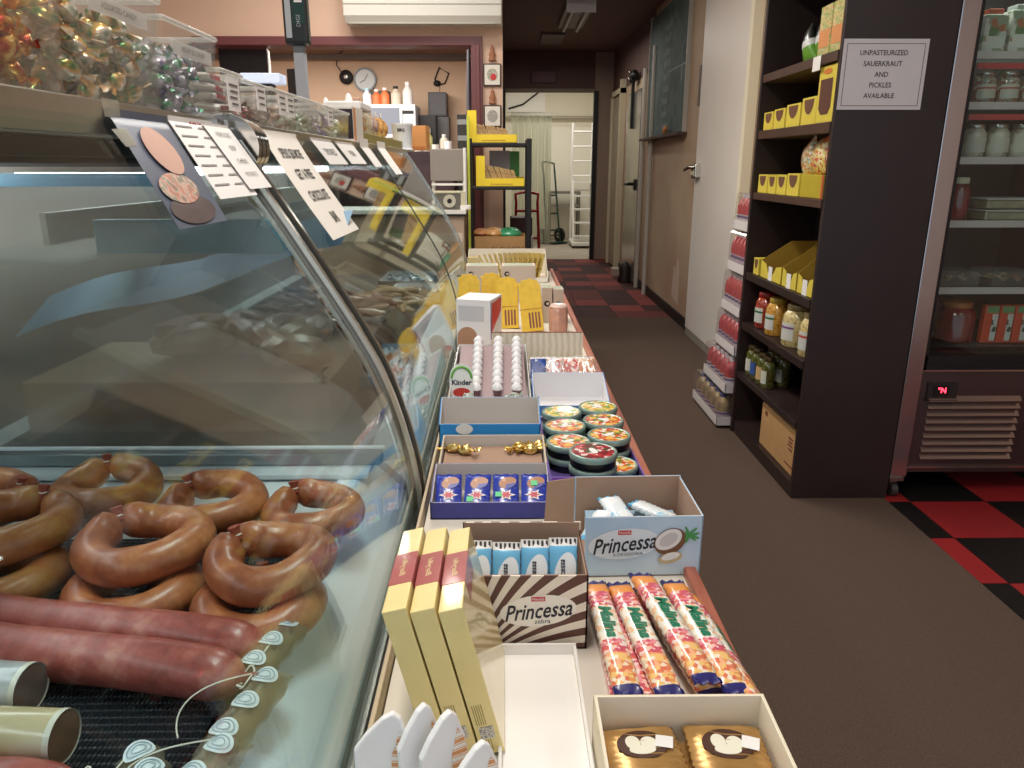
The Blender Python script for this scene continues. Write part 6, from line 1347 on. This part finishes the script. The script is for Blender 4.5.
bg = thing('counter_plant', 'dark bushy dried bunch behind the tubs near the clock', 'plant', (-1.95, 7.8, 1.46)); 
for k in range(7):
    a = k*.9; MB().tube([(0, 0, 0), (.06*math.cos(a), .06*math.sin(a), .22), (.16*math.cos(a), .12*math.sin(a), .36)], [.006, .03, .012], 7).build('leaf', mat('#3a2a24', .8), bg, True)
MB().lathe([(.0005, 0), (.07, 0), (.09, .12), (.0005, .12)], n=14).build('pot', mat('#6a4a3a', .6), bg, True)
# ------------------------------------------------------------------ staff counter beyond the cases
sc = thing('staff_counter', 'low staff counter with white top and black edge beyond the farther case', 'counter', (-.485, 5.35, 0))
MB().bx(-.75, .22, -.22, .22, 0, .97).build('carcass', mat('#b8a08c', .6), sc); MB().bx(-.77, .235, -.24, .24, .97, .985).build('black_edge', BLACK, sc); MB().bx(-.77, .235, -.24, .24, .985, 1.01).build('worktop', WHITE, sc); MB().bx(-.74, .21, -.225, -.22, .80, .86).build('drawer_front', mat('#d8c8b8', .5), sc)
gp_ = thing('grey_case', 'plain grey upright equipment case on the staff counter', 'machine', (-.375, 5.35, 1.010))
for x in (-.105, .105): MB().bx(x-.008, x+.008, -.05, .08, 0, .19).build('support', mat('#cfccc6', .5), gp_)
MB().bx(-.12, .12, -.06, .1, .185, .395).build('panel', mat('#8f8880', .6), gp_, bevel=.006); MB().bx(-.115, .115, -.058, -.05, .155, .170).build('crossbar', WHITE, gp_)
td = thing('tape_dispenser', 'cream dispenser with a round dark-centred roll under the grey case', 'dispenser', (-.36, 5.20, 1.010)); MB().bx(-.10, .085, -.03, .04, 0, .115).build('housing', mat('#6a665c', .5), td, bevel=.004); MB().bx(-.105, .09, -.033, .045, .108, .122).bx(.075, .105, -.033, .045, 0, .12).build('cream_cover', mat('#d6cfae', .5), td, bevel=.003)
MB().lathe([(.016, -.008), (.042, -.008), (.042, .008), (.016, .008)], n=24, M=Matrix.Translation((0, -.042, .058)) @ Matrix.Rotation(PI/2, 4, 'X')).build('roll', mat('#c8c2b0', .5), td, True); MB().cyl((0, -.052, .058), (0, -.032, .058), .016, 16).build('roll_core', DBLACK, td, True)
wp_ = thing('white_post', 'thin white post standing at the right end of the staff counter', 'post', (-.255, 5.2, 1.010)); MB().cyl((0, 0, 0), (0, 0, .40), .011, 12).build('post', WHITE, wp_, True); MB().bx(-.035, .035, -.035, .035, 0, .03).build('foot', WHITE, wp_, bevel=.004)
bs = thing('bottle_rack', 'dark stack of small bottles beside the yellow carton on the rack', 'bottles', (-.29, 5.75, 1.0)); MB().bx(-.04, .04, -.06, .06, -1.0, .65).build('column', mat('#2e2c30', .5), bs, bevel=.004)
for z in (.35, .47, .58): MB().bx(-.038, .038, -.064, -.06, z, z+.035).build('label', mat('#8a9098', .5), bs)
yb = tag(MB().bx(-.245, -.228, 5.33, 5.36, .0, 1.62).build('yellow_strip', mat('#c8cf4a', .5)), 'narrow yellow-green edge strip left of the wire rack', 'strip')
